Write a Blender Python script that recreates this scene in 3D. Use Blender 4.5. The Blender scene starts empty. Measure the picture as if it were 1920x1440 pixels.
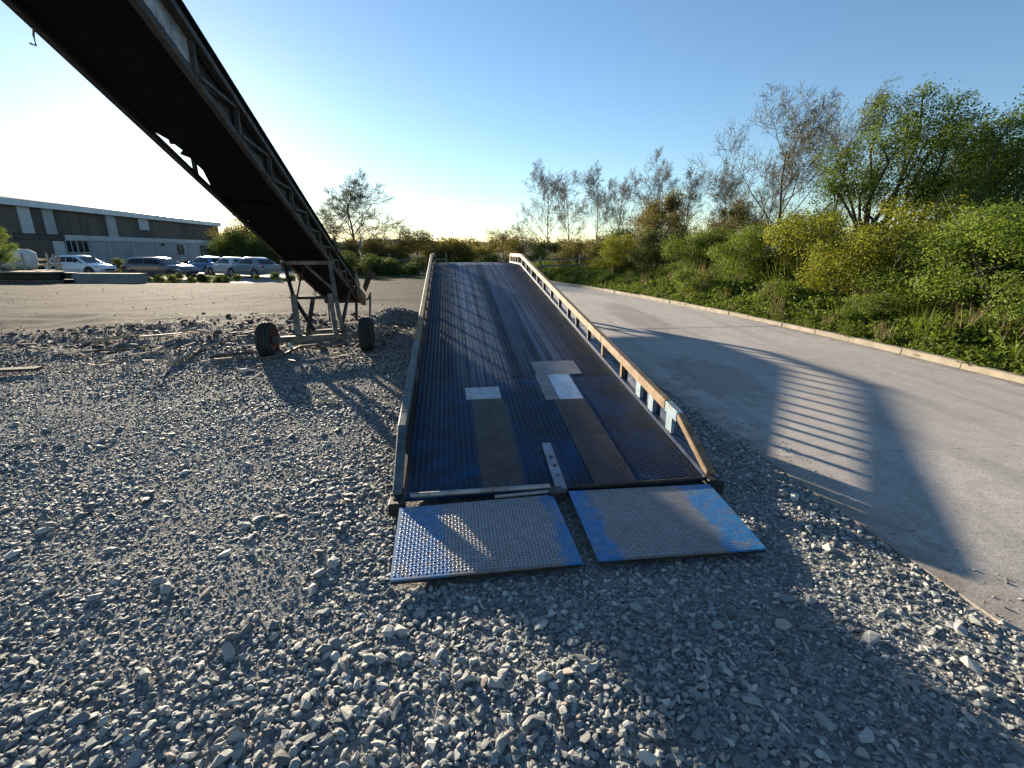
import bpy, bmesh, math, random
import numpy as np
from mathutils import Vector, Matrix, noise as mnoise

R = math.radians
scene = bpy.context.scene
col = scene.collection

# ------------------------------------------------------------------ camera, sky, sun, exposure
cam_d = bpy.data.cameras.new('camera'); cam = bpy.data.objects.new('camera', cam_d); col.objects.link(cam)
cam_d.sensor_fit = 'HORIZONTAL'; cam_d.sensor_width = 36.0
cam_d.lens = 36.0 * 880.0 / 1920.0
cam_d.clip_start = 0.05; cam_d.clip_end = 6000
cam.location = (0, 0, 1.6); cam.rotation_euler = (R(90 - 16), 0, 0)
scene.camera = cam

SUN_EL, SUN_AZ = R(10.8), R(-33.0)          # azimuth from +Y towards +X
SUN = Vector((math.sin(SUN_AZ) * math.cos(SUN_EL), math.cos(SUN_AZ) * math.cos(SUN_EL), math.sin(SUN_EL)))
world = bpy.data.worlds.new('World'); scene.world = world; world.use_nodes = True
wn = world.node_tree; bg = wn.nodes['Background']
sky = wn.nodes.new('ShaderNodeTexSky'); sky.sky_type = 'NISHITA'; sky.sun_disc = False
sky.sun_elevation = SUN_EL; sky.sun_rotation = SUN_AZ
sky.altitude = 50; sky.air_density = 1.0; sky.dust_density = 0.12; sky.ozone_density = 3.0
wn.links.new(sky.outputs[0], bg.inputs[0]); bg.inputs[1].default_value = 0.064
sun_d = bpy.data.lights.new('sun', 'SUN'); sun_d.energy = 5.0; sun_d.angle = R(0.8); sun_d.color = (1.0, 0.86, 0.66)
sun = bpy.data.objects.new('sun', sun_d); col.objects.link(sun)
sun.rotation_euler = SUN.to_track_quat('Z', 'Y').to_euler()
vs = scene.view_settings
vs.view_transform = 'Standard'; vs.look = 'None'; vs.gamma = 1.0; vs.use_curve_mapping = False
vs.exposure = 1.7
scene.render.engine = 'CYCLES'
scene.cycles.max_bounces = 6; scene.cycles.transparent_max_bounces = 8
scene.cycles.use_denoising = True

# ------------------------------------------------------------------ helpers
rng = np.random.default_rng(7)
random.seed(7)

def tag(o, label=None, cat=None, group=None, kind=None):
    if label: o['label'] = label
    if cat: o['category'] = cat
    if group: o['group'] = group
    if kind: o['kind'] = kind
    return o

def link(name, me, parent=None):
    o = bpy.data.objects.new(name, me); col.objects.link(o)
    if parent is not None: o.parent = parent
    return o

def empty(name, loc=(0, 0, 0), rz=0.0):
    o = bpy.data.objects.new(name, None); col.objects.link(o)
    o.location = loc; o.rotation_euler = (0, 0, rz); o.empty_display_size = 0.2
    return o

def copy_tree(o, parent=None):
    c = o.copy(); col.objects.link(c); c.parent = parent
    for ch in list(o.children): copy_tree(ch, c)
    return c

def np_mesh(name, V, F, mat=None, smooth=False):
    """V (n,3), F (m,k) arrays with fixed k"""
    me = bpy.data.meshes.new(name)
    V = np.asarray(V, np.float32); F = np.asarray(F, np.int32); m, k = F.shape
    me.vertices.add(len(V)); me.vertices.foreach_set('co', V.ravel())
    me.loops.add(m * k); me.loops.foreach_set('vertex_index', F.ravel())
    me.polygons.add(m); me.polygons.foreach_set('loop_start', np.arange(0, m * k, k, dtype=np.int32))
    if smooth: me.polygons.foreach_set('use_smooth', np.ones(m, bool))
    me.update(calc_edges=True)
    if mat: me.materials.append(mat)
    return me

class MB:
    """collects simple solids; build() links them as one mesh object"""
    def __init__(s): s.v = []; s.f = []
    def add(s, vs, fs):
        b = len(s.v); s.v += [tuple(p) for p in vs]; s.f += [tuple(i + b for i in f) for f in fs]; return s
    def box(s, a, b):
        x0, y0, z0 = a; x1, y1, z1 = b
        return s.add([(x0,y0,z0),(x1,y0,z0),(x1,y1,z0),(x0,y1,z0),(x0,y0,z1),(x1,y0,z1),(x1,y1,z1),(x0,y1,z1)],
              [(0,3,2,1),(4,5,6,7),(0,1,5,4),(1,2,6,5),(2,3,7,6),(3,0,4,7)])
    def hexa(s, q):   # 8 points: 4 bottom, 4 top
        return s.add(q, [(0,3,2,1),(4,5,6,7),(0,1,5,4),(1,2,6,5),(2,3,7,6),(3,0,4,7)])
    def bar(s, p0, p1, w, h, up=(0, 0, 1)):
        p0 = Vector(p0); p1 = Vector(p1); d = (p1 - p0).normalized(); up = Vector(up)
        sd = d.cross(up)
        if sd.length < 1e-4: sd = d.cross(Vector((1, 0, 0)))
        sd.normalize(); u = sd.cross(d).normalized(); sd *= w / 2; u *= h / 2
        return s.hexa([p0-sd-u, p0+sd-u, p1+sd-u, p1-sd-u, p0-sd+u, p0+sd+u, p1+sd+u, p1-sd+u])
    def tube(s, pts, rad, n=8, caps=True):
        pts = [Vector(p) for p in pts]
        if not hasattr(rad, '__len__'): rad = [rad] * len(pts)
        ref = Vector((0.13, 0.31, 0.94)); vs = []
        for i, p in enumerate(pts):
            d = (pts[min(i+1, len(pts)-1)] - pts[max(i-1, 0)]).normalized()
            a = d.cross(ref)
            if a.length < 0.05: a = d.cross(Vector((1, 0, 0)))
            a.normalize(); b = d.cross(a)
            for k in range(n):
                t = 2 * math.pi * k / n; vs.append(p + (a * math.cos(t) + b * math.sin(t)) * rad[i])
        fs = []
        for i in range(len(pts) - 1):
            for k in range(n):
                k2 = (k + 1) % n; fs.append((i*n+k, i*n+k2, (i+1)*n+k2, (i+1)*n+k))
        if caps: fs.append(tuple(range(n))[::-1]); fs.append(tuple((len(pts)-1)*n + k for k in range(n)))
        return s.add(vs, fs)
    def lathe(s, c, axis, prof, n=24):
        """prof: list of (radius, offset along axis); closed ring profile"""
        c = Vector(c); ax = Vector(axis).normalized(); a = ax.cross(Vector((0.1, 0.2, 0.97))).normalized(); b = ax.cross(a)
        vs = []; m = len(prof)
        for k in range(n):
            t = 2*math.pi*k/n; d = a*math.cos(t)+b*math.sin(t)
            vs += [c + d*r + ax*o for r, o in prof]
        fs = []
        for k in range(n):
            k2 = (k+1) % n
            for j in range(m):
                j2 = (j+1) % m; fs.append((k*m+j, k*m+j2, k2*m+j2, k2*m+j))
        return s.add(vs, fs)
    def prism(s, poly, off):   # polygon of 3D points extruded by vector
        n = len(poly); off = Vector(off); poly = [Vector(p) for p in poly]
        return s.add(poly + [p + off for p in poly], [tuple(range(n))[::-1], tuple(range(n, 2*n))] + [(i, (i+1) % n, n+(i+1) % n, n+i) for i in range(n)])
    def build(s, name, mat, parent=None, origin=None, smooth=False, bevel=0.0, sharp=40):
        me = bpy.data.meshes.new(name)
        v = s.v
        if origin is not None: v = [(p[0]-origin[0], p[1]-origin[1], p[2]-origin[2]) for p in v]
        me.from_pydata(v, [], s.f)
        if bevel > 0:
            bm = bmesh.new(); bm.from_mesh(me); bmesh.ops.recalc_face_normals(bm, faces=bm.faces)
            bmesh.ops.bevel(bm, geom=bm.edges[:], offset=bevel, segments=1, affect='EDGES'); bm.to_mesh(me); bm.free()
        else:
            bm = bmesh.new(); bm.from_mesh(me); bmesh.ops.recalc_face_normals(bm, faces=bm.faces); bm.to_mesh(me); bm.free()
        if mat: me.materials.append(mat)
        if smooth:
            for p in me.polygons: p.use_smooth = True
            me.set_sharp_from_angle(angle=R(sharp))
        return link(name, me, parent)

# value noise in numpy
_T = np.random.default_rng(3).random((256, 256))
def vnoise(x, y, sc=1.0, ox=0.0):
    x = np.asarray(x, float) * sc + 50.3 + ox; y = np.asarray(y, float) * sc + 71.7 + ox * 1.7
    xi = np.floor(x).astype(int); yi = np.floor(y).astype(int); fx = x - xi; fy = y - yi
    fx = fx*fx*(3-2*fx); fy = fy*fy*(3-2*fy)
    g = lambda a, b: _T[a % 256, b % 256]
    return (g(xi, yi)*(1-fx)+g(xi+1, yi)*fx)*(1-fy)+(g(xi, yi+1)*(1-fx)+g(xi+1, yi+1)*fx)*fy - 0.5
def sstep(a, b, x):
    t = np.clip((np.asarray(x, float)-a)/(b-a), 0, 1); return t*t*(3-2*t)

# ------------------------------------------------------------------ materials
class NT:
    def __init__(s, name):
        s.m = bpy.data.materials.new(name); s.m.use_nodes = True; s.t = s.m.node_tree; s.n = s.t.nodes
        s.b = s.n['Principled BSDF']; s.out = s.n['Material Output']
        s.tc = s.n.new('ShaderNodeTexCoord')
    def node(s, ty, **kw):
        n = s.n.new(ty)
        for k, v in kw.items(): setattr(n, k, v)
        return n
    def L(s, a, b): s.t.links.new(a, b)
    def co(s, scale=(1, 1, 1), which='Object', loc=(0, 0, 0), rot=(0, 0, 0)):
        mp = s.node('ShaderNodeMapping'); s.L(s.tc.outputs[which], mp.inputs[0])
        mp.inputs['Scale'].default_value = scale; mp.inputs['Location'].default_value = loc; mp.inputs['Rotation'].default_value = rot
        return mp.outputs[0]
    def noise(s, sc, det=6, rough=0.55, vec=None, dist=0.0):
        n = s.node('ShaderNodeTexNoise'); n.inputs['Scale'].default_value = sc; n.inputs['Detail'].default_value = det
        n.inputs['Roughness'].default_value = rough; n.inputs['Distortion'].default_value = dist
        s.L(vec if vec else s.tc.outputs['Object'], n.inputs['Vector']); return n.outputs['Fac']
    def vor(s, sc, vec=None, feat='F1', out='Distance'):
        n = s.node('ShaderNodeTexVoronoi', feature=feat); n.inputs['Scale'].default_value = sc
        s.L(vec if vec else s.tc.outputs['Object'], n.inputs['Vector']); return n.outputs[out]
    def ramp(s, fac, stops, interp='LINEAR'):
        r = s.node('ShaderNodeValToRGB'); e = r.color_ramp.elements; r.color_ramp.interpolation = interp
        while len(e) > 1: e.remove(e[-1])
        for i, (p, c) in enumerate(stops):
            if not hasattr(c, '__len__'): c = (c, c, c)
            el = e[0] if i == 0 else e.new(p)
            el.position = p; el.color = (*c, 1)
        s.L(fac, r.inputs[0]); return r.outputs[0]
    def mix(s, fac, a, b, mode='MIX'):
        m = s.node('ShaderNodeMix', data_type='RGBA', blend_type=mode)
        for sock, v in ((m.inputs[0], fac), (m.inputs[6], a), (m.inputs[7], b)):
            if isinstance(v, (int, float)): sock.default_value = v
            elif isinstance(v, tuple): sock.default_value = (*v, 1)
            else: s.L(v, sock)
        return m.outputs[2]
    def math(s, op, a, b=None, clamp=False):
        m = s.node('ShaderNodeMath', operation=op, use_clamp=clamp)
        for i, v in enumerate((a, b)):
            if v is None: continue
            if isinstance(v, (int, float)): m.inputs[i].default_value = v
            else: s.L(v, m.inputs[i])
        return m.outputs[0]
    def sep(s, v=None):
        n = s.node('ShaderNodeSeparateXYZ'); s.L(v if v else s.tc.outputs['Object'], n.inputs[0]); return n.outputs
    def bump(s, h, strength=0.3, dist=0.01, prev=None):
        b = s.node('ShaderNodeBump'); b.inputs['Strength'].default_value = strength; b.inputs['Distance'].default_value = dist
        s.L(h, b.inputs['Height'])
        if prev: s.L(prev, b.inputs['Normal'])
        s.L(b.outputs[0], s.b.inputs['Normal']); return b.outputs[0]
    def set(s, color=None, rough=None, metal=None, spec=None):
        for k, v in (('Base Color', color), ('Roughness', rough), ('Metallic', metal), ('Specular IOR Level', spec)):
            if v is None: continue
            if isinstance(v, (int, float)): s.b.inputs[k].default_value = v
            elif isinstance(v, tuple): s.b.inputs[k].default_value = (*v, 1)
            else: s.L(v, s.b.inputs[k])
        return s

def pmat(name, c1, c2, sc=3.0, rough=0.7, metal=0.0, bump=0.2, bsc=40.0, bd=0.004, c3=None, lo=0.35, hi=0.65, spec=0.5, stretch=(1, 1, 1)):
    t = NT(name); v = t.co(stretch)
    stops = [(lo, c1), (hi, c2)] + ([(min(hi+0.12, 1), c3)] if c3 else [])
    t.set(t.ramp(t.noise(sc, 7, 0.6, v), stops), t.ramp(t.noise(sc*2.3, 4, 0.5, v), [(0.3, max(rough-0.12, 0.02)), (0.7, min(rough+0.1, 1))]), metal, spec)
    if bump: t.bump(t.noise(bsc, 5, 0.6), bump, bd)
    return t.m

M = {}
M['dark_steel'] = pmat('dark_steel', (.012, .012, .013), (.045, .034, .026), 5, .6, .3, .3, 30)
M['black_belt'] = pmat('black_belt', (.004, .004, .0045), (.008, .0075, .007), 4, .9, 0, .2, 25, spec=.1)
M['rust_steel'] = pmat('rust_steel', (.10, .062, .036), (.22, .17, .12), 9, .75, .15, .35, 60, c3=(.32, .29, .25))
M['frame_steel'] = pmat('frame_steel', (.06, .05, .04), (.20, .175, .14), 7, .7, .15, .35, 60, c3=(.30, .28, .25))
M['truss_steel'] = pmat('truss_steel', (.022, .02, .018), (.07, .06, .05), 7, .75, .1, .35, 60, c3=(.13, .115, .10))
M['galv_plate'] = pmat('galv_plate', (.16, .15, .14), (.42, .42, .42), 14, .55, .3, .5, 40, c3=(.55, .56, .57))
M['tyre'] = pmat('tyre', (.012, .012, .013), (.03, .028, .026), 12, .85, 0, .4, 60)
M['red_rim'] = pmat('red_rim', (.10, .016, .010), (.04, .016, .012), 14, .6, .1, .3, 40)
M['rail_tan'] = pmat('rail_tan', (.15, .085, .04), (.30, .20, .11), 9, .75, .05, .5, 70, c3=(.36, .33, .28))
M['rail_blue'] = pmat('rail_blue', (.17, .27, .33), (.27, .36, .41), 11, .65, .05, .5, 70, c3=(.20, .12, .06), lo=.35, hi=.56)
M['rail_green'] = pmat('rail_green', (.045, .06, .068), (.11, .14, .145), 8, .6, .1, .4, 70, c3=(.30, .24, .17))
M['dark_blue'] = pmat('dark_blue', (.008, .022, .06), (.015, .04, .10), 5, .5, .1, .3, 50, c3=(.06, .045, .03))
M['bright_plate'] = pmat('bright_plate', (.42, .43, .45), (.62, .63, .66), 8, .34, .75, .15, 60)
M['grey_plate'] = pmat('grey_plate', (.17, .15, .15), (.27, .24, .23), 10, .5, .35, .2, 60)
M['pale_plate'] = pmat('pale_plate', (.30, .31, .32), (.48, .49, .50), 18, .5, .4, .2, 60)
M['bar_steel'] = pmat('bar_steel', (.12, .14, .16), (.32, .34, .37), 8, .45, .6, .3, 60)
M['pipe_worn'] = pmat('pipe_worn', (.22, .19, .18), (.44, .41, .39), 9, .5, .4, .3, 60)
M['wood'] = pmat('wood', (.34, .25, .16), (.52, .42, .30), 6, .85, 0, .4, 60, stretch=(1, 1, 6))
M['wood_grey'] = pmat('wood_grey', (.035, .030, .026), (.09, .078, .066), 6, .9, 0, .4, 60)
M['pale_stone'] = pmat('pale_stone', (.42, .38, .33), (.60, .56, .50), 8, .85, 0, .4, 30)
M['concrete_block'] = pmat('concrete_block', (.13, .135, .13), (.22, .225, .215), 1.6, .9, 0, .3, 25)
M['bark'] = pmat('bark', (.05, .042, .034), (.12, .105, .085), 8, .9, 0, .5, 30)
M['bark_pale'] = pmat('bark_pale', (.13, .115, .095), (.24, .215, .18), 6, .9, 0, .4, 30)

def leaf_mat(name, cols, trans=0.42, rough=0.5):
    t = NT(name); g = t.node('ShaderNodeNewGeometry'); oi = t.node('ShaderNodeObjectInfo')
    n = t.noise(1.3, 2, .5)
    f = t.math('ADD', t.math('MULTIPLY', g.outputs['Random Per Island'], .62), t.math('MULTIPLY', n, .38))
    f = t.math('ADD', f, t.math('MULTIPLY', t.math('SUBTRACT', oi.outputs['Random'], .5), .12), True)
    k = len(cols); c = t.ramp(f, [(0.12 + .76*i/(k-1), cc) for i, cc in enumerate(cols)])
    t.set(c, rough+.1, 0, .15)
    tr = t.node('ShaderNodeBsdfTranslucent'); t.L(t.mix(1.0, c, (1.25, 1.2, .75), 'MULTIPLY'), tr.inputs[0])
    mx = t.node('ShaderNodeMixShader'); mx.inputs[0].default_value = trans
    t.L(t.b.outputs[0], mx.inputs[1]); t.L(tr.outputs[0], mx.inputs[2]); t.L(mx.outputs[0], t.out.inputs[0])
    return t.m
M['leaf_green'] = leaf_mat('leaf_green', [(0.03, 0.055, 0.012), (0.085, 0.135, 0.022), (0.14, 0.195, 0.034), (0.21, 0.255, 0.055)])
M['leaf_yellow'] = leaf_mat('leaf_yellow', [(0.06, 0.08, 0.012), (0.15, 0.175, 0.022), (0.235, 0.25, 0.034), (0.33, 0.32, 0.055)])
M['leaf_dark'] = leaf_mat('leaf_dark', [(0.018, 0.032, 0.012), (0.045, 0.07, 0.02), (0.08, 0.11, 0.03), (0.13, 0.155, 0.045)])
M['leaf_olive'] = leaf_mat('leaf_olive', [(0.045, 0.042, 0.016), (0.105, 0.09, 0.028), (0.15, 0.13, 0.038), (0.18, 0.17, 0.05)])
M['leaf_bud'] = leaf_mat('leaf_bud', [(0.09, 0.088, 0.035), (0.15, 0.15, 0.055), (0.21, 0.205, 0.075), (0.26, 0.255, 0.1)])
M['weed'] = leaf_mat('weed', [(0.03, 0.05, 0.01), (0.08, 0.12, 0.02), (0.14, 0.185, 0.03), (0.2, 0.24, 0.05)])
M['dry_stalk'] = leaf_mat('dry_stalk', [(.16, .12, .075), (.25, .19, .12), (.32, .26, .17)], .2, .8)

# ground: crushed grey stone, turning to tan dirt further off and rough grass far away
def ground_mat():
    t = NT('yard_gravel'); x, y, z = t.sep()
    big = t.noise(.35, 4, .6); med = t.noise(2.6, 6, .6)
    cell = t.vor(58, None, 'F1', 'Color'); cv = t.node('ShaderNodeSeparateColor'); t.L(cell, cv.inputs[0])
    stone = t.ramp(cv.outputs[0], [(.0, (.11, .115, .118)), (.45, (.21, .215, .21)), (.8, (.31, .31, .29)), (1, (.42, .40, .36))])
    stone = t.mix(t.ramp(med, [(.46, 0), (.70, .6)]), stone, (.21, .185, .155))
    streak = t.noise(1.0, 7, .65, t.co((.35, 2.6, 1), rot=(0, 0, R(10))))
    dirt = t.ramp(streak, [(.34, (.05, .044, .038)), (.5, (.095, .083, .071)), (.66, (.15, .132, .113))])
    dirt = t.mix(t.ramp(t.noise(14, 5, .7), [(.35, .6), (.6, 0)]), dirt, (.10, .09, .08))
    lim = t.math('MINIMUM', t.math('ADD', x, 17.5), 12.5)
    d = t.math('ADD', t.math('SUBTRACT', y, lim), t.math('MULTIPLY', t.math('SUBTRACT', big, .5), 9.0))
    md = t.ramp(t.math('MULTIPLY', t.math('ADD', d, 2.5), .2, True), [(0, 0), (1, 1)])
    c = t.mix(md, t.mix(t.ramp(t.math('MULTIPLY', y, .1), [(.5, 0), (.95, .55)]), stone, (.19, .165, .145)), dirt)
    grass = t.ramp(t.noise(.8, 8, .7), [(.3, (.025, .035, .014)), (.55, (.05, .06, .024)), (.75, (.09, .085, .045))])
    gm = t.ramp(t.math('MULTIPLY', t.math('ADD', t.math('SUBTRACT', y, 25.6), t.math('MULTIPLY', med, 2.0)), .5, True), [(0, 0), (1, 1)])  # dark grass edge also paints the shadow strip before the car park
    c = t.mix(gm, c, grass)
    t.set(c, .95, 0, .03)
    b1 = t.bump(t.vor(58), .6, .012)
    t.bump(t.noise(9, 8, .7), .6, .05, b1)
    return t.m
M['ground'] = ground_mat()

def stone_mat():
    t = NT('crushed_stone'); oi = t.node('ShaderNodeObjectInfo')
    c = t.ramp(oi.outputs['Random'], [(0, (.11, .117, .118)), (.22, (.20, .213, .212)), (.42, (.28, .295, .29)), (.58, (.34, .35, .335)), (.72, (.39, .38, .34)), (.84, (.50, .495, .455)), (.91, (.62, .60, .54)), (.96, (.38, .28, .22)), (1, (.21, .245, .245))])
    c = t.mix(t.ramp(t.noise(28, 5, .65), [(.3, .45), (.6, 0)]), c, (.14, .143, .14))
    t.set(c, t.ramp(t.noise(9, 3, .5), [(.3, .5), (.7, .8)]), 0, .32); t.bump(t.noise(60, 5, .65), .45, .01)
    return t.m
M['stone'] = stone_mat()

def concrete_mat():
    t = NT('road_concrete'); x, y, z = t.sep()
    n1 = t.noise(.55, 6, .6); n2 = t.noise(5, 7, .65); n3 = t.noise(70, 5, .7); sp = t.vor(85)
    c = t.ramp(n1, [(.3, (.44, .40, .36)), (.5, (.52, .475, .43)), (.7, (.58, .53, .48))])
    c = t.mix(t.ramp(n2, [(.38, .5), (.6, 0)]), c, (.39, .355, .32))
    c = t.mix(t.ramp(n3, [(.40, .42), (.58, 0)]), c, (.13, .125, .12))
    c = t.mix(t.ramp(n3, [(.60, 0), (.75, .35)]), c, (.48, .46, .43))
    tr = t.noise(1.0, 6, .6, t.co((2.4, .18, 1), rot=(0, 0, R(-10))))
    c = t.mix(t.ramp(tr, [(.48, 0), (.66, .35)]), c, (.17, .165, .16))
    def patch(px, py, rx, ry, amt, colr, c):
        d = t.math('ADD', t.math('POWER', t.math('DIVIDE', t.math('SUBTRACT', x, px), rx), 2), t.math('POWER', t.math('DIVIDE', t.math('SUBTRACT', y, py), ry), 2))
        return t.mix(t.ramp(t.math('ADD', d, t.math('MULTIPLY', t.math('SUBTRACT', n2, .5), 2.2)), [(.55, amt), (1.0, 0)]), c, colr)
    c = patch(2.55, 5.9, .55, 1.2, .33, (.13, .118, .11), c)
    c = patch(3.4, 1.0, .9, .5, .25, (.15, .14, .13), c)
    c = patch(3.0, 11.5, .5, 3.2, .4, (.16, .145, .135), c)
    edge = t.math('ADD', t.math('SUBTRACT', t.math('ADD', x, t.math('MULTIPLY', y, .13)), 2.42), t.math('MULTIPLY', t.math('SUBTRACT', n2, .5), .9))
    c = t.mix(t.ramp(t.math('ADD', edge, .1), [(.0, .75), (.42, 0)]), c, (.19, .155, .125))
    rk = t.math('SUBTRACT', 6.86, t.math('ADD', x, t.math('MULTIPLY', y, .118)))
    c = t.mix(t.ramp(t.math('ADD', rk, t.math('MULTIPLY', t.math('SUBTRACT', n2, .5), .5)), [(.0, .6), (.22, 0)]), c, (.13, .105, .085))
    gr = t.noise(38, 6, .75); c = t.mix(t.ramp(gr, [(.30, .5), (.46, 0)]), c, (.20, .18, .165)); c = t.mix(t.ramp(gr, [(.58, 0), (.72, .4)]), c, (.68, .63, .57))
    t.set(c, t.ramp(n2, [(.3, .8), (.7, .95)]), 0, .12)
    b = t.bump(n3, .2, .004); t.bump(sp, .1, .004, b)
    return t.m
M['concrete'] = concrete_mat()
M['kerb'] = pmat('kerb', (.22, .185, .135), (.33, .28, .21), 3, .85, 0, .5, 40, c3=(.18, .17, .12))
M['road_base'] = pmat('road_base', (.03, .028, .024), (.07, .06, .05), 10, .95, 0, .3, 40)
M['verge'] = pmat('verge', (.028, .034, .012), (.07, .072, .026), 2.5, .95, 0, .6, 12, .05, c3=(.12, .10, .06))
M['asphalt_pale'] = pmat('asphalt_pale', (.16, .155, .15), (.24, .235, .225), .8, .9, 0, .2, 60, spec=.1)
M['hill'] = pmat('hill', (.07, .095, .07), (.13, .15, .10), .02, 1, 0, 0)

# chequered/embossed deck steel
def deck_mat(name, wear=1.0):
    t = NT(name); x, y, z = t.sep()
    cols_ = t.noise(1.0, 3, .6, t.co((24, .10, 1))); ns = t.noise(1.0, 6, .6, t.co((6, .8, 1))); n2 = t.noise(2.6, 6, .6)
    g = lambda c0, w: t.math('SUBTRACT', 1.0, t.math('DIVIDE', t.math('ABSOLUTE', t.math('SUBTRACT', x, c0)), w), True)
    tr = t.ramp(t.math('MAXIMUM', g(-.34, .40), g(.38, .40)), [(.0, 0), (.6, 1)])
    far = t.ramp(t.math('MULTIPLY', y, .1), [(.15, .0), (.21, .55), (.45, .85), (.9, 1)])
    # tyres polish whole columns of the tread up the ramp
    w = t.math('MULTIPLY', t.math('MULTIPLY', tr, far), t.ramp(t.math('ADD', t.math('MULTIPLY', cols_, .7), t.math('MULTIPLY', ns, .3)), [(.36, .08), (.58, 1)]))
    w = t.math('MULTIPLY', w, wear, True)
    lowp = t.ramp(t.math('MULTIPLY', y, .1), [(.184, 1), (.190, 0)])
    navy = t.ramp(n2, [(.30, (.004, .007, .014)), (.5, (.005, .014, .034)), (.72, (.008, .030, .070))])
    blue = t.ramp(n2, [(.30, (.004, .012, .024)), (.46, (.005, .027, .068)), (.64, (.007, .055, .135))])
    paint = t.mix(lowp, navy, blue)
    paint = t.mix(t.ramp(t.noise(7, 6, .7), [(.40, .6), (.58, 0)]), paint, (.009, .010, .012))
    steel = t.ramp(cols_, [(.3, (.10, .118, .165)), (.7, (.28, .31, .39))])
    c = t.mix(w, paint, steel)
    t.set(c, t.ramp(n2, [(.3, .40), (.7, .58)]), t.math('MULTIPLY', w, .5), .25)
    t.bump(t.noise(45, 4, .6), .18, .004)
    return t.m
M['deck'] = deck_mat('deck_blue_steel', 1.0)
M['tread'] = deck_mat('deck_tread_bars', 1.05)

def flap_mat(name, tread):
    t = NT(name); x, y, z = t.sep(); n = t.noise(5, 6, .65); n2 = t.noise(24, 5, .7)
    xx = t.math('ADD', x, t.math('MULTIPLY', t.math('SUBTRACT', n, .5), .22)); ax = t.math('ABSOLUTE', xx)
    # paint survives beside the gap and along the outer edges, tyres wore the rest to bare steel
    outer = t.ramp(ax, [(.74, 0), (.79, 1)]); inner = t.ramp(ax, [(.14, 1), (.18, 0)])
    lft = t.ramp(t.math('ADD', x, .5), [(0, .8), (.5, 1)])
    p = t.math('MULTIPLY', t.math('MAXIMUM', outer, inner), lft)
    p = t.math('MULTIPLY', p, t.ramp(t.noise(13, 8, .75), [(.40, 0.0 if tread else .12), (.50, .7 if tread else 1)]))
    steel = t.ramp(n2, [(.3, (.14, .132, .135)), (.7, (.25, .235, .235))]) if not tread else t.ramp(n2, [(.3, (.42, .40, .39)), (.7, (.62, .59, .57))])
    steel = t.mix(t.ramp(n, [(.5, 0), (.72, .35)]), steel, (.22, .15, .10))
    c = t.mix(p, steel, t.ramp(n2, [(.35, (.018, .13, .32)), (.65, (.028, .20, .44))]))
    t.set(c, .42 if not tread else .34, t.math('MULTIPLY', t.math('SUBTRACT', 1.0, p), .35), .5)
    t.bump(n2, .2, .003)
    return t.m
M['flap'] = flap_mat('flap_steel', False); M['flap_tread'] = flap_mat('flap_tear_bars', True)
M['strip'] = pmat('strip_brown', (.05, .034, .028), (.085, .062, .054), 6, .55, .35, .25, 50)
M['strip_tread'] = pmat('strip_tear_bars', (.09, .066, .055), (.16, .125, .105), 9, .42, .45, .2, 50)
# ------------------------------------------------------------------ ground sheet
def ramp_local(x, y):
    dx = np.asarray(x)-.325; dy = np.asarray(y)-2.82; a = R(7.5)
    return dx*math.cos(a)+dy*math.sin(a), -dx*math.sin(a)+dy*math.cos(a)   # cross, along

LST = [(2.75,-6),(2.5,-2.8),(1.98,3.37),(1.2,9.4),(-.1,15.6),(-1.95,21.8),(-4.4,28),(-7.0,34),(-9.6,40)]
RST = [(7.15,-5.6),(6.9,-2.2),(6.37,3.85),(5.68,9.95),(4.33,16.04),(2.3,22.6),(-.3,29.4),(-3.0,36.3),(-5.6,42)]
def catmull(P, n=6):
    P = np.array(P, float); Q = np.vstack([2*P[0]-P[1], P, 2*P[-1]-P[-2]]); out = []
    for i in range(1, len(Q)-2):
        for k in range(n):
            t = k/n; a, b, c, d = Q[i-1], Q[i], Q[i+1], Q[i+2]
            out.append(.5*((2*b)+(c-a)*t+(2*a-5*b+4*c-d)*t*t+(3*b-a-3*c+d)*t**3))
    out.append(P[-1]); return np.array(out)
LC, RC = catmull(LST, 8), catmull(RST, 8)
def road_left_x(y): return np.interp(y, LC[:, 1], LC[:, 0])
def road_right_x(y): return np.interp(y, RC[:, 1], RC[:, 0])

def gh(x, y):
    x = np.asarray(x, float); y = np.asarray(y, float)
    h = .035*vnoise(x, y, .7) + .022*vnoise(x, y, 2.1, 9)
    rough = sstep(-1.4, -3.6, x)*sstep(5.5, 8.0, y)*sstep(13.5, 9.5, y)
    h = h + rough*(.20*vnoise(x*.45+y*.2, y*1.6, .9, 4)+.10*vnoise(x, y, 2.2, 21)+.01)
    cx, sl = ramp_local(x, y)
    under = sstep(1.7, 1.15, np.abs(cx))*sstep(-1.5, -.8, sl)*sstep(12.5, 11.2, sl)
    h = h*(1-under) - .02*under
    far = sstep(-10, -15, x)*sstep(23, 30, y); h = h*(1-far) - .46*far
    h = h + .03*sstep(-.55, -.05, x-road_left_x(y))*sstep(20, 14, y)
    onroad = sstep(.10, .40, x-road_left_x(y))*sstep(42, 36, y)*sstep(-7, -5, y)
    h = h*(1-onroad) - .12*onroad
    return h

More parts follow.
